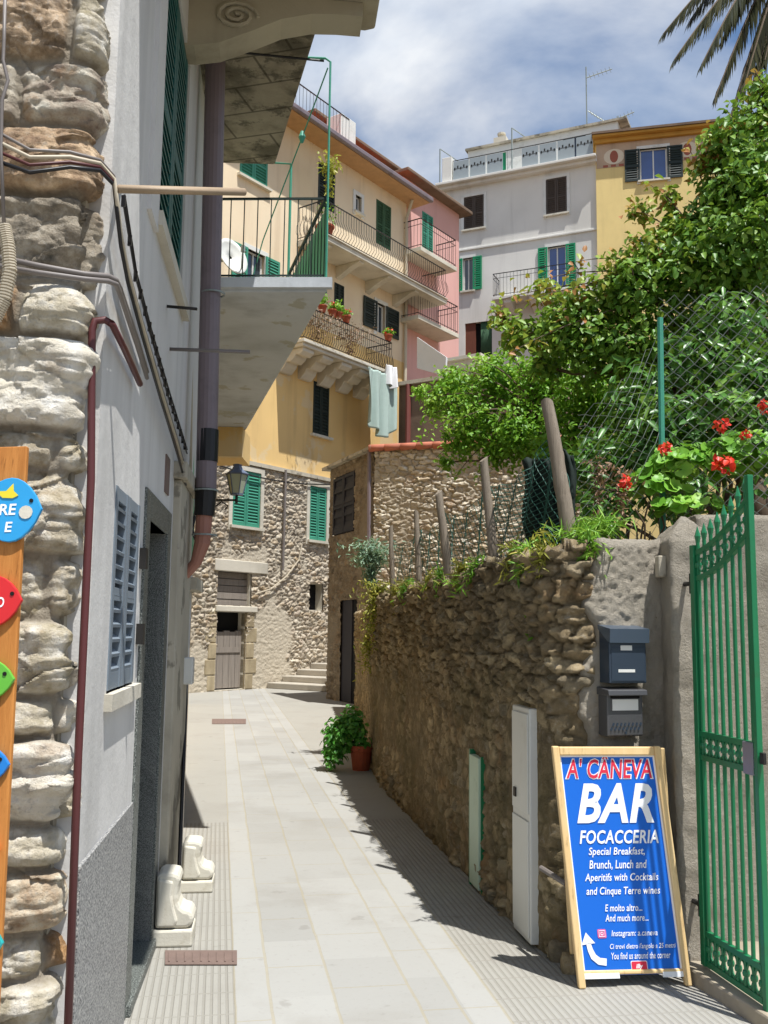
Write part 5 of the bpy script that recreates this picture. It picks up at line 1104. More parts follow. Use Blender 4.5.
def fish(tipx, tipy, ln_, hh, col, label, txt=()):
    tip = at(tipx, tipy, 2.70); rel = tip - e; a_, b_ = rel.dot(pw_), rel.dot(pu)
    o = thing('fish_sign', K2(a_ - ln_ * .5, b_ - hh, .01), label, 'fish sign', 'painted fish on the plank')
    pts = []
    for k in range(13): u = k / 12; pts.append((a_ - ln_ * u, b_ + hh * math.sin(math.pi * u ** .8) * (1 - .05 * u)))
    low = [(x, 2 * b_ - y) for x, y in pts[1:-1]][::-1]
    tail = [(a_ - ln_ * 1.0, b_ + .01), (a_ - ln_ * 1.22, b_ + hh * .8), (a_ - ln_ * 1.16, b_), (a_ - ln_ * 1.22, b_ - hh * .8), (a_ - ln_ * 1.0, b_ - .01)]
    poly = pts[:-1] + tail + low
    m = MB(); m.prism([K2(x, y, .002) for x, y in poly], pn * .014); m.build('body', G[col], o, bevel=.002)
    m = MB(); m.lathe((0, 0, 0), [(.001, 0), (.006, 0), (.006, .003), (.001, .003)], 10); 
    m = MB(); ey = [K2(a_ - ln_ * .14 + .006 * math.cos(k * .628), b_ + hh * .25 + .006 * math.sin(k * .628), .0165) for k in range(10)]; m.prism(ey, pn * .002); m.build('eye', G['black'], o)
    for (s, dx_, dy_, w_, h_, mt) in txt: text('lettering', s, a_ + dx_, b_ + dy_, w_, h_, lambda x, y, c: K2(x, y, c), G[mt], o, .0175, .1, .02)
    return o, a_, b_
o, a_, b_ = fish(36, 505, .22, .098, 'fish_blue', 'largest blue fish with yellow and white painting, topmost on the plank', [('RE', -.098, .0, .05, .033, 'sign_white'), ('E', -.093, -.052, .022, .03, 'sign_white')])
m = MB(); m.prism([K2(a_ - .085 + x, b_ + .055 + y, .017) for x, y in ((-.05, .0), (-.02, .0), (.0, .022), (.002, .0), (.016, -.014), (.0, -.022), (-.03, -.02))], pn * .002); m.build('painted_shape', G['yellow_paint'], o)
m = MB(); m.prism([K2(a_ - .045 + .02 * math.cos(k * .5236), b_ - .01 + .02 * math.sin(k * .5236), .017) for k in range(12)], pn * .002); m.build('painted_shell', G['marble'], o)
fish(19, 599, .2, .075, 'fish_red', 'red fish on the plank, just below the big blue one', [('O', -.06, -.005, .022, .03, 'sign_white')])
fish(14, 679, .19, .06, 'fish_green', 'light green fish halfway down the plank')
fish(12, 764, .18, .055, 'fish_navy', 'deep blue fish below the green one on the plank')
fish(5, 848, .17, .05, 'fish_orange', 'orange fish on the lower plank')
fish(12, 938, .18, .06, 'fish_teal', 'teal fish lowest on the plank')
# =============================================================== street lamp, dish, laundry, pots
lp = at(237, 484, 11.5); wl = K.w((lp.y - K.P.y) / K.d.y, 0)
lamp = thing('street_lamp', lp - Vector((0, 0, .18)), 'old street lantern on a curled iron bracket, in front of the green stone-house shutter', 'street lamp')
m = MB(); arm = [Vector((wl.x - .05, lp.y, lp.z - .22)), lp + Vector((-.2, 0, -.2)), lp + Vector((0, 0, -.2))]; m.tube(arm, .014, 6); m.tube([Vector((wl.x, lp.y, lp.z - .38)), lp + Vector((-.28, 0, -.3)), lp + Vector((-.18, 0, -.22)), lp + Vector((-.1, 0, -.27)), lp + Vector((-.14, 0, -.32))], .01, 5); m.tube([lp + Vector((0, 0, -.24)), lp + Vector((0, 0, -.1))], .018, 6); m.build('bracket', G['dark_iron'], lamp)
m = MB(); m.lathe(lp, [(.075, -.12), (.125, .11)], 6); m.build('lantern_glass', G['lamp_glass'], lamp)
m = MB()
for k in range(6): a = k * math.pi / 3; m.tube([lp + Vector((.078 * math.cos(a), .078 * math.sin(a), -.12)), lp + Vector((.13 * math.cos(a), .13 * math.sin(a), .11))], .008, 4)
m.lathe(lp, [(.08, -.14), (.08, -.118)], 6); m.lathe(lp, [(.14, .11), (.145, .125), (.07, .18), (.05, .22), (.06, .24), (.02, .25)], 6); m.build('lantern_frame', m_paint('blue_grey_iron', hx('#5a6478'), .5, .15), lamp)
dc = at(230, 258, 11.8); dish = thing('satellite_dish', dc, 'white satellite dish seen through the balcony bars', 'satellite dish')
m = MB(); ax_ = Vector((.75, -.6, .25)).normalized(); u_ = ax_.orthogonal().normalized(); v_ = ax_.cross(u_); prof = [(.03, 0), (.12, .01), (.2, .03), (.25, .055)]; vs = []; 
for (r_, q_) in prof:
    for k in range(20): a = k * .31416; vs.append(dc + (u_ * math.cos(a) + v_ * math.sin(a)) * r_ + ax_ * q_)
fs = [(i * 20 + k, i * 20 + (k + 1) % 20, (i + 1) * 20 + (k + 1) % 20, (i + 1) * 20 + k) for i in range(3) for k in range(20)] + [tuple(range(20))]
m.add(vs, fs); o = m.build('reflector', G['white_metal'], dish, True); mod = o.modifiers.new('thickness', 'SOLIDIFY'); mod.thickness = .012
m = MB(); wk = K.w((dc.y - K.P.y) / K.d.y, dc.z - .1); m.tube([wk, dc - ax_ * .03], .018, 6); m.tube([dc - v_ * .2 + ax_ * .03, dc + ax_ * .25], .01, 5); m.lathe(dc + ax_ * .25, [(.03, -.04), (.03, .04)], 8); m.build('mount', G['wire'], dish)
# sheet on the lower balcony
def cloth(name, x0, x1, y0, y1, o, mat, label, seed=1, folds=5):
    a, _ = S.px(x0, (y0 + y1) / 2, o); b, _ = S.px(x1, (y0 + y1) / 2, o); zt_ = S.px((x0 + x1) / 2, y0, o)[1]; zb = S.px((x0 + x1) / 2, y1, o)[1]; nu, nv = 34, 30; V = []; F_ = []
    for j in range(nv + 1):
        for i in range(nu + 1):
            u, v = i / nu, j / nv; low = zb + (zt_ - zb) * (.16 * (u - .5) ** 2 * 4 + .03 * math.sin(u * 7)); amp = .05 + .14 * v
            V.append(tuple(S.w(a + (b - a) * (.5 + (u - .5) * (1 - .1 * v)), zt_ + (low - zt_) * v, o + amp * math.sin(u * folds * 6.28 + v * 1.5 + seed) * .8 + .03 * math.sin(u * folds * 15 + v * 3))))
    for j in range(nv):
        for i in range(nu): k = j * (nu + 1) + i; F_.append((k, k + 1, k + nu + 2, k + nu + 1))
    ob = link_mesh(name, V, F_, G[mat], None, True); mod = ob.modifiers.new('thickness', 'SOLIDIFY'); mod.thickness = .006; return tag(ob, label, 'laundry')
cloth('bed_sheet', 367, 395, 372, 436, bo + .13, 'sheet', 'sage green bed sheet hanging from the end of the lower balcony', 1, 3)
cloth('white_towel', 386, 396, 366, 388, bo + .2, 'white_cloth', 'white towel over the right end of the lower balcony rail', 3, 2)
def unit(v): return v / (np.linalg.norm(v, axis=-1, keepdims=True) + 1e-9)
def leaf_arrays(pos, up, L_, W_, rng, droop=.35, rand=.9, fold=.25, outward=None):
    """one folded, pointed leaf of 6 vertices at each position"""
    n = len(pos); nrm = unit(np.array(up) + rng.normal(0, rand, (n, 3)))
    if outward is not None: nrm = unit(nrm + outward * .55)
    t = unit(np.cross(nrm, rng.normal(0, 1, (n, 3)))); t[:, 2] -= droop; t = unit(t); b = unit(np.cross(nrm, t)); nrm = np.cross(t, b)
    Ls = (L_ * rng.uniform(.65, 1.25, n))[:, None]; Ws = (W_ * rng.uniform(.75, 1.2, n))[:, None]; f = fold * Ws
    v = np.stack([pos, pos + t * Ls * .3 + b * Ws * .5 + nrm * f, pos + t * Ls * .3 - b * Ws * .5 + nrm * f, pos + t * Ls * .72 + b * Ws * .36 + nrm * f * .6 - nrm * Ls * .05, pos + t * Ls * .72 - b * Ws * .36 + nrm * f * .6 - nrm * Ls * .05, pos + t * Ls - nrm * Ls * .14, pos + t * Ls * .5 - nrm * Ls * .02], 1)
    base = (np.arange(n) * 7)[:, None]
    tri = np.array([[0, 6, 1], [0, 2, 6], [1, 6, 3], [2, 4, 6], [3, 6, 5], [6, 4, 5]])
    return v.reshape(-1, 3), (base[:, None, :] + tri[None]).reshape(-1, 3)
def clump_points(clumps, rng):
    P, O, T = [], [], []
    for (c, r, n, t) in clumps:
        c = np.array(c); r = np.array(r if hasattr(r, '__len__') else (r, r, r)); d = unit(rng.normal(0, 1, (n, 3))); k = rng.uniform(.0, 1, n) ** .42
        k *= 1 + .38 * (vn(d[:, 0] * 2.3 + c[0] * 9, d[:, 2] * 2.3 + d[:, 1] * 2 + c[2] * 9, 5) - .5) * 2
        P.append(c + d * r * k[:, None]); O.append(d); T.append(np.clip(t + rng.normal(0, .16, n), 0, 1))
    return np.vstack(P), np.vstack(O), np.concatenate(T)
def foliage(name, clumps, L_, W_, mat, parent=None, seed=1, extra=None, **kw):
    rng = np.random.default_rng(seed); P, O, T = clump_points(clumps, rng)
    if extra is not None: P = np.vstack([P, extra[0]]); O = np.vstack([O, np.tile([[0, -.2, .9]], (len(extra[0]), 1))]); T = np.concatenate([T, extra[1]])
    V, F_ = leaf_arrays(P, (-.1, -.25, .9), L_, W_, rng, outward=O, **kw); c = np.repeat(np.stack([T, T, T], -1), 7, axis=0)
    return link_mesh(name, V, F_, mat, parent, False, c)
def branchy(m, a, b, r0, r1, rnd, wob=.06, n=7):
    a, b = Vector(a), Vector(b); L_ = (b - a).length; pts = [a.lerp(b, k / n) + Vector((rnd.uniform(-1, 1), rnd.uniform(-1, 1), rnd.uniform(-1, 1))) * L_ * wob * math.sin(math.pi * k / n) for k in range(n + 1)]
    m.tube(pts, [r0 + (r1 - r0) * k / n for k in range(n + 1)], 7); return pts
lf_tree = m_leaf('fig_leaf', [(0, hx('#46691f')), (.4, hx('#5f8c30')), (.75, hx('#8fae48')), (.92, hx('#a7a648')), (1, hx('#b07a4a'))], .3)
lf_bush = m_leaf('bright_leaf', [(0, hx('#4d7c20')), (.5, hx('#78ac34')), (1, hx('#a8ca56'))], .35)
lf_laurel = m_leaf('laurel_leaf', [(0, hx('#38622a')), (.5, hx('#568638')), (1, hx('#8db458'))], .25, .35)
lf_ger = m_leaf('geranium_leaf', [(0, hx('#4d8a24')), (.5, hx('#79b03a')), (1, hx('#a4cc5a'))], .3)
lf_grey = m_leaf('grey_green_leaf', [(0, hx('#55705a')), (.5, hx('#7f9a80')), (1, hx('#a9bda2'))], .25)
lf_yel = m_leaf('yellow_weed', [(0, hx('#6f7a2a')), (.5, hx('#9a9a3e')), (1, hx('#c2b45a'))], .3)
lf_dry = m_leaf('dry_weed', [(0, hx('#5e4636')), (.5, hx('#8a6a52')), (1, hx('#a88a70'))], .15)
lf_pot = m_leaf('basil_leaf', [(0, hx('#2f6a24')), (.5, hx('#4a8e34')), (1, hx('#7db554'))], .3)
lf_palm = m_leaf('palm_leaflet', [(0, hx('#2e2e24')), (.5, hx('#434630')), (1, hx('#625f44'))], .1, .4)
petal = m_leaf('red_petal', [(0, hx('#c01a14')), (1, hx('#f0402a'))], .2)
rnd = random.Random(5)
def sprays(name, tips, base, L_, W_, mat, parent, seed, per=46, rad=.06, arch=.25, t=.6):
    rg = np.random.default_rng(seed); P, T_ = [], []; m = MB(); base = Vector(base)
    for tip in tips:
        tip = Vector(tip); mid_ = base.lerp(tip, .6) + Vector((0, 0, arch)); pts = [base * ((1 - u) ** 2) + mid_ * (2 * u * (1 - u)) + tip * u ** 2 for u in [k / 14 for k in range(15)]]; m.tube(pts, [.012 * (1 - k / 15) + .002 for k in range(15)], 5)
        for q in range(per):
            u = .35 + .65 * rg.random() ** .8; k = min(13, int(u * 14)); p = pts[k].lerp(pts[k + 1], u * 14 - k); P.append(np.array(p) + rg.normal(0, rad * (1.15 - u * .6), 3)); T_.append(np.clip(t + .25 * (u - .6) + rg.normal(0, .15), 0, 1))
    m.build('branch', G['bark'], parent); return np.array(P), np.array(T_)
# ---------------------------------------------------------- big leafy tree at the right
def C(px, py, Y, r, n, t=.35): return (tuple(at(px, py, Y)), r, n, t)
tree = thing('leafy_tree', (3.6, 8.6, 1.93), 'large leafy green tree in the garden at the right, in front of the yellow house', 'tree')
cl = [C(745, 150, 8.2, .5, 420), C(728, 195, 8.3, .42, 420), C(690, 235, 8.5, .36, 300), C(700, 265, 8.2, .55, 520), C(640, 285, 8.4, .45, 380), C(752, 250, 7.9, .55, 460), C(755, 330, 8.3, .55, 420), C(560, 325, 8.8, .38, 260, .5), C(520, 335, 9.0, .28, 130, .6), C(595, 345, 8.6, .45, 380), C(648, 350, 8.4, .5, 420), C(700, 345, 8.5, .55, 460), C(545, 365, 9.0, .22, 90, .45), C(610, 300, 8.6, .35, 230, .5), C(768, 100, 8.2, .3, 150, .5), C(668, 200, 8.5, .14, 40, .75), C(640, 212, 8.5, .13, 34, .75), C(705, 165, 8.4, .14, 50, .75), C(720, 145, 8.3, .22, 100, .7), C(650, 255, 8.4, .28, 130, .65), C(576, 300, 8.8, .22, 70, .72), C(545, 290, 8.9, .18, 40, .75), C(500, 318, 9.1, .16, 36, .7), C(765, 195, 8.0, .5, 400)]
cl += [((a, b, c_), r_, n_, .35) for a, b, c_, r_, n_ in ((4.2, 8.8, 5.6, .8, 600), (4.6, 9.4, 4.6, .9, 600), (3.6, 9.6, 5.2, .8, 500), (4.2, 8.6, 4.2, .7, 400), (3.2, 9.4, 4.4, .7, 420))]
cl = [(a, b * (.8 if q < 23 else 1), int(n * 2.3), min(1, t + .08)) for q, (a, b, n, t) in enumerate(cl)]
ex = sprays('spray', [at(x, y, 8.4) for x, y in ((612, 262), (628, 208), (650, 185), (690, 150), (708, 130), (600, 280), (540, 280), (500, 300), (512, 352), (738, 110), (664, 228), (625, 240), (575, 262), (755, 70), (530, 300))], at(730, 290, 8.5), .09, .06, lf_tree, tree, 12, 42, .09, .25, .8)
foliage('crown', cl, .078, .05, lf_tree, tree, 3, ex, rand=.75)
m = MB(); fork = Vector((3.3, 8.7, 3.4)); branchy(m, (3.6, 8.6, 1.85), fork, .15, .11, rnd)
for c_, r_, n_, t_ in cl[:16] + cl[22:26]:
    mid_p = fork.lerp(Vector(c_), .5) + Vector((0, 0, .25)); p_ = branchy(m, fork, mid_p, .07, .045, rnd, .05); branchy(m, p_[-1], c_, .045, .012, rnd, .08)
    for q in range(4): branchy(m, Vector(c_), Vector(c_) + Vector((rnd.uniform(-1, 1), rnd.uniform(-1, 1), rnd.uniform(-.4, 1))) * r_ * .9, .012, .004, rnd, .1, 4)
m.build('trunk', G['bark'], tree, True)
# ---------------------------------------------------------- bright bush over the netting
bush = thing('garden_bush', (1.3, 10.4, 1.93), 'bright green small-leaved bush spreading over the netting behind the fence posts', 'bush')
bc = [C(600, 460, 8.6, .36, 520, .4), C(585, 380, 9.4, .4, 700, .5), C(640, 380, 9.0, .4, 600, .45), C(550, 455, 9.0, .34, 500, .35), C(515, 440, 9.8, .3, 380, .35), C(455, 395, 10.6, .34, 700), C(500, 385, 10.3, .42, 1000), C(545, 390, 10.0, .45, 1100, .45), C(590, 400, 9.6, .45, 1000), C(630, 415, 9.2, .45, 900), C(480, 425, 10.2, .4, 850), C(525, 430, 9.9, .42, 900), C(570, 435, 9.6, .42, 800), C(435, 405, 10.9, .2, 240, .6), C(460, 440, 10.4, .25, 320), C(490, 368, 10.4, .22, 260, .7), C(420, 392, 11, .13, 90, .7), C(540, 372, 10, .3, 420, .6), C(612, 440, 9.2, .35, 500), C(452, 380, 10.8, .2, 200, .7), C(495, 455, 10.1, .2, 200, .3), C(447, 462, 10.6, .14, 90, .4)]
bc = [(a, b * .8, int(n * 1.1), t) for a, b, n, t in bc]
hub = at(545, 420, 9.9); ex = sprays('spray', [at(x, y, 10.2 + .3 * math.sin(x)) for x, y in ((428, 402), (418, 440), (440, 372), (436, 458), (455, 478), (470, 362), (500, 352), (422, 420), (478, 480), (512, 474), (540, 345), (575, 352), (445, 430))], hub, .062, .036, lf_bush, bush, 8, 60, .07, .35, .65)
foliage('crown', bc, .062, .036, lf_bush, bush, 5, ex, rand=.8)
m = MB()
for c_, r_, n_, t_ in bc: v_ = Vector((1.9 + rnd.uniform(-.12, .12), 10.2, 3.45 + rnd.uniform(-.1, .2))); branchy(m, (1.95 + rnd.uniform(-.1, .1), 10.2, 1.85), v_, .035, .025, rnd, .04); branchy(m, v_, c_, .025, .006, rnd, .06)
m.build('trunk', G['bark'], bush, True)
# ---------------------------------------------------------- laurel behind the chain-link
lau = thing('laurel_shrub', (2.6, 7.3, 1.93), 'dark glossy laurel shrub filling the space behind the chain-link fence', 'shrub')
lc = [C(690, 430, 7.2, .42, 520), C(740, 380, 7.2, .42, 500, .55), C(650, 450, 7.4, .38, 420), C(700, 360, 7.5, .36, 380), C(760, 440, 7.0, .42, 420), C(620, 470, 7.6, .34, 320), C(730, 320, 7.4, .3, 240, .55), C(590, 470, 8.2, .4, 360), C(640, 400, 7.8, .4, 360), C(600, 510, 7.4, .3, 200), C(680, 490, 7.0, .34, 300), C(800, 380, 7.2, .5, 420), C(660, 410, 7.3, .2, 130, .8), C(720, 400, 7.0, .2, 130, .8), C(745, 415, 6.9, .2, 120, .8)]
lc = [(a, b * .85, n, t) for a, b, n, t in lc]
foliage('crown', lc, .12, .045, lf_laurel, lau, 7, rand=.75)
m = MB()
for c_, r_, n_, t_ in lc: branchy(m, (2.5 + rnd.uniform(-.3, .3), 7.4, 1.85), c_, .03, .008, rnd, .06)
m.build('trunk', G['bark'], lau, True)
# ---------------------------------------------------------- geraniums
ger = thing('geranium', (1.85, 5.75, 1.95), 'bushy geranium with big pale green leaves and red flowers above the gate pillar', 'flowering plant')
rng = np.random.default_rng(9); gc = [(at(700, 470, 5.75), (.36, .22, .2), 150), (at(750, 460, 5.65), (.32, .22, .22), 140), (at(655, 490, 5.75), (.2, .18, .15), 70), (at(800, 460, 5.65), (.3, .25, .26), 100), (at(690, 510, 5.6), (.24, .12, .1), 50)]
V, F_, T_ = [], [], []
for c_, r_, n_ in gc:
    for _ in range(n_):
        d_ = unit(rng.normal(0, 1, 3)); d_[2] = abs(d_[2]) * .9 - .15; d_[1] = d_[1] * .9 - .1; p = np.array(c_) + d_ * np.array(r_) * rng.uniform(.72, 1.05); nn = unit(d_ * .7 + np.array([0, -.35, .6]) + rng.normal(0, .3, 3)); R_ = rng.uniform(.028, .06)
        u_ = unit(np.cross(nn, rng.normal(0, 1, 3))); v_ = np.cross(nn, u_); b0 = len(V); V.append(p - nn * R_ * .25); tt = float(np.clip(rng.normal(.45, .2), 0, 1)); T_.append(tt * .6)
        for k in range(15):
            a = .35 + (2 * math.pi - .7) * k / 14; q = R_ * (1 + .1 * math.cos(a * 7)); V.append(p + (u_ * math.cos(a) + v_ * math.sin(a)) * q + nn * R_ * (.12 + .12 * math.sin(a * 7 + 1))); T_.append(min(1, tt + .12))
        F_ += [(b0, b0 + 1 + k, b0 + 2 + k) for k in range(14)]
T_ = np.array(T_); link_mesh('leaves', V, np.array(F_), lf_ger, ger, True, np.stack([T_] * 3, -1))
def flower(px, py, Y_, R_, k):
    c_ = at(px, py, Y_); P = []; rg = np.random.default_rng(k); d_ = unit(rg.normal(0, 1, (34, 3))); P = np.array(c_) + d_ * R_; V, F2 = leaf_arrays(P, (0, -.5, .5), R_ * .9, R_ * .8, rg, 0, .5, .2, d_); T2 = np.repeat(rg.random(34), 7); return link_mesh('flower', V, F2, petal, ger, False, np.stack([T2] * 3, -1))
for k, (x, y, r_) in enumerate(((724, 466, .05), (721, 425, .034), (765, 407, .032), (746, 435, .022), (665, 448, .03), (627, 482, .032))):
    flower(x, y, 5.45, r_, k)
m = MB()
for k in range(26): a = Vector((1.5 + rnd.uniform(-.1, .9), 5.75 + rnd.uniform(-.1, .15), 1.9)); branchy(m, a, a + Vector((rnd.uniform(-.25, .2), rnd.uniform(-.25, .1), rnd.uniform(.25, .55))), .009, .005, rnd, .08, 4)
m.build('stem', G['bark'], ger)
# ---------------------------------------------------------- weeds and small plants
def weed(name, base, h, spread, n, mat, label, cat, L_=.05, W_=.02, group=None, seed=1, cascade=0, parent=None):
    rg = np.random.default_rng(seed); base = np.array(base); V, F_, T_ = [], [], []; pos = []
    for k in range(n):
        d_ = rg.normal(0, 1, 3); d_[2] = 0; tip = base + d_ * spread * np.array([1, .6, 0]) + np.array([0, 0, h * rg.uniform(.5, 1) if not cascade else rg.uniform(-cascade, h)])
        for q in range(9): u = (q + 1) / 9; pos.append(base + (tip - base) * u + np.array([0, 0, h * .3 * math.sin(u * 3)]) + rg.normal(0, spread * .12, 3))
    pos = np.array(pos); V, F_ = leaf_arrays(pos, (0, -.3, .7), L_, W_, rg, .2, .8); T_ = np.repeat(np.clip(rg.normal(.5, .25, len(pos)), 0, 1), 7)
    o = link_mesh(name, V, F_, mat, parent, False, np.stack([T_] * 3, -1)); 
    return tag(o, label, cat, group) if parent is None else o
tops = [(588, .3, 'green'), (548, .2, 'dry'), (528, .2, 'green'), (514, .15, 'dry'), (476, .2, 'green'), (462, .2, 'dry'), (444, .2, 'green'), (432, .2, 'dry'), (410, .2, 'green'), (398, .2, 'dry')]
names_ = ['tuft left of the letterbox end of the wall', 'tuft under the thickest post', 'tuft left of the thickest post', 'tuft between the two tallest posts', 'tuft right of the third post', 'tuft between second and third posts', 'tuft at the foot of the third post', 'tuft between third and fourth posts', 'tuft between fourth and farthest posts', 'tuft at the foot of the farthest post']
for k, (x, h_, kind_) in enumerate(tops):
    ss_ = np.linspace(.2, LW - .3, 300); pw2 = wm.pos(ss_); pxs = 384 + pw2[:, 0] / pw2[:, 1] * 950; kk = int(np.argmin(np.abs(pxs - x) + np.where(pw2[:, 1] > 11, 50, 0))); b_ = Vector((pw2[kk, 0] + .0, pw2[kk, 1], float(top(ss_[kk:kk + 1])[0]) - .02))
    weed('wall_top_weed', b_, .13, .055, 26, lf_bush if kind_ == 'green' else lf_yel, ('green ' if kind_ == 'green' else 'dry yellow ') + names_[k], 'weed', .07, .012, 'weeds along the wall top', 80 + k, cascade=.16)
weed('blue_green_shrub', at(371, 590, 12.4), .62, .17, 130, lf_grey, 'blue-green feathery shrub on the wall end beside the narrow stone house', 'shrub', .085, .022, seed=2)
weed('hanging_weed', at(378, 592, 11.0), .12, .13, 150, lf_yel, 'yellowish weed hanging down the far end of the rubble wall', 'weed', .06, .018, seed=3, cascade=.75)
weed('hanging_weed', at(370, 640, 11.9), .1, .08, 60, lf_yel, 'lower yellowish weed hanging down toward the flower pot', 'weed', .06, .018, seed=13, cascade=.5)
weed('wall_weed', at(463, 612, 7.1), .1, .05, 12, lf_bush, 'small green plant rooted in the rubble wall below the third post', 'weed', .05, .02, 'small plants in the rubble wall', 4)
weed('wall_weed', at(505, 598, 6.0), .07, .04, 10, lf_bush, 'small green plant in the rubble wall below the slanted-cut post', 'weed', .045, .02, 'small plants in the rubble wall', 5)
weed('wall_weed', at(538, 618, 5.35), .06, .045, 18, lf_bush, 'green trailing plant in the rubble wall below the thickest post', 'weed', .045, .025, 'small plants in the rubble wall', 6, cascade=.18)
weed('wall_weed', at(538, 585, 5.4), .08, .05, 14, lf_yel, 'yellow-green plant on the rubble wall just under the thickest post', 'weed', .045, .02, 'small plants in the rubble wall', 7, cascade=.08)
for k, (x, y, Y_, lab) in enumerate(((582, 540, 5.3, 'grass tuft at the foot of the thickest wooden post'), (556, 560, 5.6, 'grass tuft left of the thickest wooden post'), (604, 530, 5.4, 'grass tuft on the wall top between the thickest post and the geranium'), (425, 590, 8.4, 'grass tuft by the thin upright fourth post'), (470, 588, 6.8, 'grass tuft on the wall top between the second and third posts'), (405, 590, 9.2, 'grass tuft between the two farthest posts'))):
    weed('grass_tuft', at(x, y, Y_) - Vector((0, 0, .03)), .1, .1, 26, lf_bush if k % 2 == 0 else lf_yel, lab, 'grass tuft', .09, .008, 'grass tufts on the wall top', 20 + k)
for k, (x, y, lab) in enumerate(((598, 505, 'dry brown weed stalks behind the chain-link, left clump'), (622, 515, 'dry brown weed stalks behind the chain-link, beside the geranium'))): weed('dry_weed', at(x, y + 20, 5.6), .42, .06, 16, lf_dry, lab, 'dry weed', .045, .014, 'dry weeds by the chain-link', 30 + k)
pl_ = thing('potted_plant', pp_ + Vector((-.1, 0, .28)), 'leafy green plant spilling out of the terracotta pot over the lane', 'potted plant')
foliage('leaves', [(tuple(pp_ + Vector((-.27, -.06, .4))), (.2, .2, .2), 460, .6), (tuple(pp_ + Vector((-.12, -.02, .55))), (.17, .17, .18), 300, .6), (tuple(pp_ + Vector((-.33, -.1, .2))), (.14, .14, .14), 200, .55), (tuple(pp_ + Vector((-.02, -.05, .38))), (.12, .12, .12), 110, .5)], .075, .045, lf_pot, pl_, 15, rand=.6)
m = MB()
for k in range(10): branchy(m, pp_ + Vector((0, 0, .25)), pp_ + Vector((rnd.uniform(-.4, .0), rnd.uniform(-.15, .1), rnd.uniform(.2, .6))), .008, .004, rnd, .1, 4)
m.build('stem', lf_pot, pl_) if False else m.build('stem', G['bark'], pl_)
# ---------------------------------------------------------- palm at the top right
cr = at(812, -95, 12.0); palm = thing('palm_tree', (cr.x + .3, cr.y + .3, 1.93), 'tall palm tree whose drooping dark fronds hang into the top right corner', 'palm tree')
m = MB(); m.tube([Vector((cr.x + .3, cr.y + .3, 1.8)), Vector((cr.x + .2, cr.y + .2, 6)), Vector((cr.x, cr.y, cr.z - .1))], [.24, .2, .22], 12); m.build('trunk', G['bark'], palm, True)
def frond(tip, lift, seed, parent):
    rg = random.Random(seed); tip = Vector(tip); mid_ = cr.lerp(tip, .45) + Vector((0, 0, lift)); pts = [cr * ((1 - u) ** 2) + mid_ * (2 * u * (1 - u)) + tip * u ** 2 for u in [k / 26 for k in range(27)]]
    m = MB(); m.tube(pts, [.028 * (1 - k / 28) + .004 for k in range(27)], 5); V, F_, T_ = [], [], []
    for k in range(1, 27):
        for half in (0, .25, .5, .75):
            p = pts[k].lerp(pts[k - 1], half); d_ = (pts[k] - pts[k - 1]).normalized(); side = d_.cross(Vector((0, 0, 1))).normalized(); u = k / 26; ln_ = .5 * math.sin(math.pi * min(1, .15 + u * .8)) + .1
            for sg in (1, -1):
                dr = (d_ * .9 + side * sg * rg.uniform(.18, .5) + Vector((0, 0, rg.uniform(-.75, -.35)))).normalized() ; ll = ln_ * rg.uniform(.8, 1.1); w_ = d_.cross(dr).normalized(); w_ = (d_ * .012 + side * .014); b0 = len(V)
                q1 = p + dr * ll * .5; q2 = p + dr * ll + Vector((0, 0, -ll * .18)); V += [p - w_, p + w_, q1 + w_, q1 - w_, q2]; F_ += [(b0, b0 + 1, b0 + 2), (b0, b0 + 2, b0 + 3), (b0 + 3, b0 + 2, b0 + 4)]; T_ += [rg.random()] * 5
    T_ = np.array(T_); o = link_mesh('frond', [tuple(v) for v in V], np.array(F_), lf_palm, parent, False, np.stack([T_] * 3, -1)); m.build('rachis', G['bark'], o)
for k, (x, y, Y_, l) in enumerate(((663, 34, 11.4, .45), (674, 60, 11.2, .35), (702, 64, 11.0, .5), (716, 96, 11.2, .5), (731, 116, 11.5, .5), (742, 95, 11.1, .5), (757, 75, 11.3, .4), (690, 20, 11.6, .5), (722, 40, 11.3, .45), (748, 108, 11.4, .5), (765, 60, 11.2, .4))): frond(at(x, y, Y_), l, k, palm)
for k, (dx_, dy_, dz_) in enumerate(((2, .5, -.6), (1.6, -1.4, -.9), (1.5, 1.6, -.5), (-.4, 2, .2), (.4, -2, -1.2), (1.9, .2, .7), (-1.2, 1.4, .9), (.2, .3, 2.0))): frond(cr + Vector((dx_, dy_, dz_)), .5, 30 + k, palm)
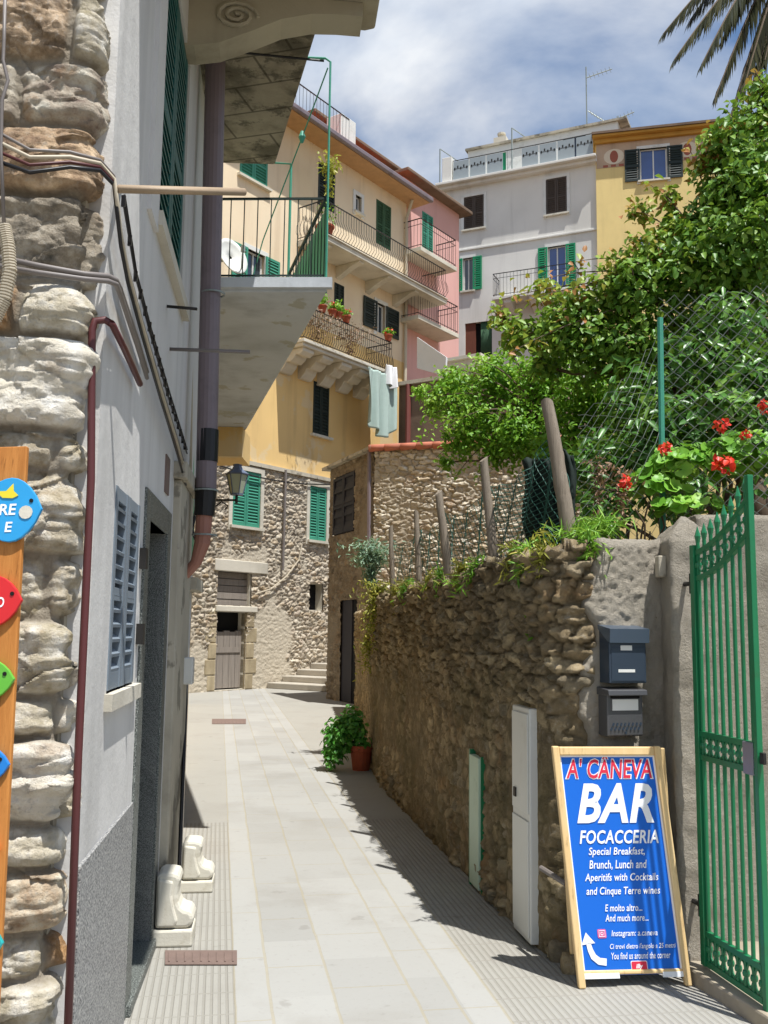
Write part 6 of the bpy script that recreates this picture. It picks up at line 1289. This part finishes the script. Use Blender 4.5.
# ---------------------------------------------------------- pots with flowers on the tall house's balconies
def pot_plant(t, z, o, r, label, red=True, tall=.25, seed=1, group='flower pots on the tall house balconies'):
    b = S.w(t, z, o); root = thing('balcony_flower_pot', b, label, 'flower pot', group); m = MB(); m.lathe(b, [(r * .7, 0), (r, r * 1.3), (r * 1.12, r * 1.35), (r * 1.1, r * 1.6), (r * .9, r * 1.6)], 12); m.build('body', G['terracotta'], root)
    foliage('leaves', [(tuple(b + Vector((0, 0, r * 1.6 + tall * .45))), (r * 1.5, r * 1.5, tall * .6), 90, .5)], .1, .05, lf_bush, root, seed)
    if red: foliage('blossom', [(tuple(b + Vector((0, 0, r * 1.6 + tall * .6))), (r * 1.5, r * 1.5, tall * .5), 22, .5)], .07, .06, petal, root, seed + 1)
zr_ = zl + 1.22
for k, (x, y, red, lab) in enumerate(((308, 312, False, 'flower pot at the near end of the lower balcony rail'), (339, 322, False, 'flower pot with tall yellow-green leaves on the lower balcony rail'), (333, 322, True, 'red-flowering pot on the middle of the lower balcony rail'), (389, 345, True, 'red-flowering pot at the far end of the lower balcony rail'), (347, 327, True, 'second red-flowering pot, just right of the middle one on the lower rail'), (323, 317, False, 'small green pot on the lower rail, nearer the big grey balcony'))): t_ = S.px(x, y, bo)[0]; pot_plant(t_, zr_, bo - .03, .13, lab, red, .38 if not red else .22, 50 + k)
t_ = S.px(337, 232, bo)[0]; pot_plant(ub0 + .4, zub + .21, bo - .3, .26, 'large terracotta pot with bright leaves on the near end of the upper balcony', False, .8, 60)
t_ = S.px(342, 180, bo)[0]; b_ = S.w(ub0 + .35, zub + 1.6, bo - .1)
weed('balcony_shrub', b_ - Vector((0, 0, .3)), 1.5, .22, 26, m_leaf('lemon_leaf', [(0, hx('#8a9a3a')), (1, hx('#c6c060'))], .4), 'spindly yellow-green shrub rising above the near end of the upper balcony', 'shrub', .16, .08, None, 61)

for k, (x, lab) in enumerate(((318, 'dry brown creeper on the near half of the lower balcony railing'), (352, 'dry brown creeper on the far half of the lower balcony railing'))): 
    t_ = S.px(x, 345, bo)[0]; weed('dry_creeper', S.w(t_, zl + .22, bo - .06), .95, .42, 46, lf_dry, lab, 'creeper', .09, .035, 'dry creepers on the lower balcony', 70 + k)
# =============================================================== sun, sky, render
sdir = Vector((-.24, .29, -1)).normalized()
sl = bpy.data.lights.new('sun', 'SUN'); sl.energy = 5.0; sl.angle = math.radians(.5); sl.color = (1, .98, .945)
so = bpy.data.objects.new('sun', sl); COL.objects.link(so); so.rotation_euler = sdir.to_track_quat('-Z', 'Y').to_euler(); so.location = (2, -3, 14)
w = bpy.data.worlds.new('World'); scene.world = w; w.use_nodes = True; nt = w.node_tree; nt.nodes.clear()
N = nt.nodes.new; Lk = nt.links.new
out = N('ShaderNodeOutputWorld'); bg = N('ShaderNodeBackground'); sky = N('ShaderNodeTexSky'); sky.sky_type = 'NISHITA'; sky.sun_disc = False
sky.sun_elevation = math.asin(-sdir.z); sky.sun_rotation = math.atan2(-sdir.x, -sdir.y); sky.altitude = 20; sky.air_density = 1.6; sky.dust_density = 1.0; sky.ozone_density = 1.5
tc = N('ShaderNodeTexCoord'); mp = N('ShaderNodeMapping'); mp.inputs['Scale'].default_value = (1.0, 1.0, 1.9); Lk(tc.outputs['Generated'], mp.inputs[0])
n1 = N('ShaderNodeTexNoise'); n1.inputs['Scale'].default_value = 2.3; n1.inputs['Detail'].default_value = 8; n1.inputs['Roughness'].default_value = .52; n1.inputs['Distortion'].default_value = .25; Lk(mp.outputs[0], n1.inputs['Vector']); mp.inputs['Location'].default_value = (.35, .2, .0)
cr_ = N('ShaderNodeValToRGB'); cr_.color_ramp.elements[0].position = .43; cr_.color_ramp.elements[1].position = .61; Lk(n1.outputs[0], cr_.inputs[0])
n2 = N('ShaderNodeTexNoise'); n2.inputs['Scale'].default_value = 5; n2.inputs['Detail'].default_value = 6; Lk(mp.outputs[0], n2.inputs['Vector'])
c2 = N('ShaderNodeValToRGB'); c2.color_ramp.elements[0].position = .35; c2.color_ramp.elements[0].color = (10.4, 11.6, 13.4, 1); c2.color_ramp.elements[1].position = .65; c2.color_ramp.elements[1].color = (14.4, 14.6, 14.8, 1); Lk(n2.outputs[0], c2.inputs[0])
mx = N('ShaderNodeMix'); mx.data_type = 'RGBA'; Lk(cr_.outputs[0], mx.inputs[0]); tn = N('ShaderNodeMix'); tn.data_type = 'RGBA'; tn.blend_type = 'MULTIPLY'; tn.inputs[0].default_value = 1; tn.inputs[7].default_value = (1.15, 1.35, 1.65, 1); Lk(sky.outputs[0], tn.inputs[6]); Lk(tn.outputs[2], mx.inputs[6]); Lk(c2.outputs[0], mx.inputs[7])
Lk(mx.outputs[2], bg.inputs[0]); bg.inputs[1].default_value = .05; Lk(bg.outputs[0], out.inputs[0])
scene.view_settings.view_transform = 'Standard'; scene.view_settings.look = 'None'; scene.view_settings.gamma = 1; scene.view_settings.use_curve_mapping = False; scene.view_settings.exposure = 0.42
scene.render.engine = 'CYCLES'; scene.render.resolution_x = 768; scene.render.resolution_y = 1024
scene.cycles.max_bounces = 8; scene.cycles.diffuse_bounces = 4; scene.cycles.transparent_max_bounces = 8
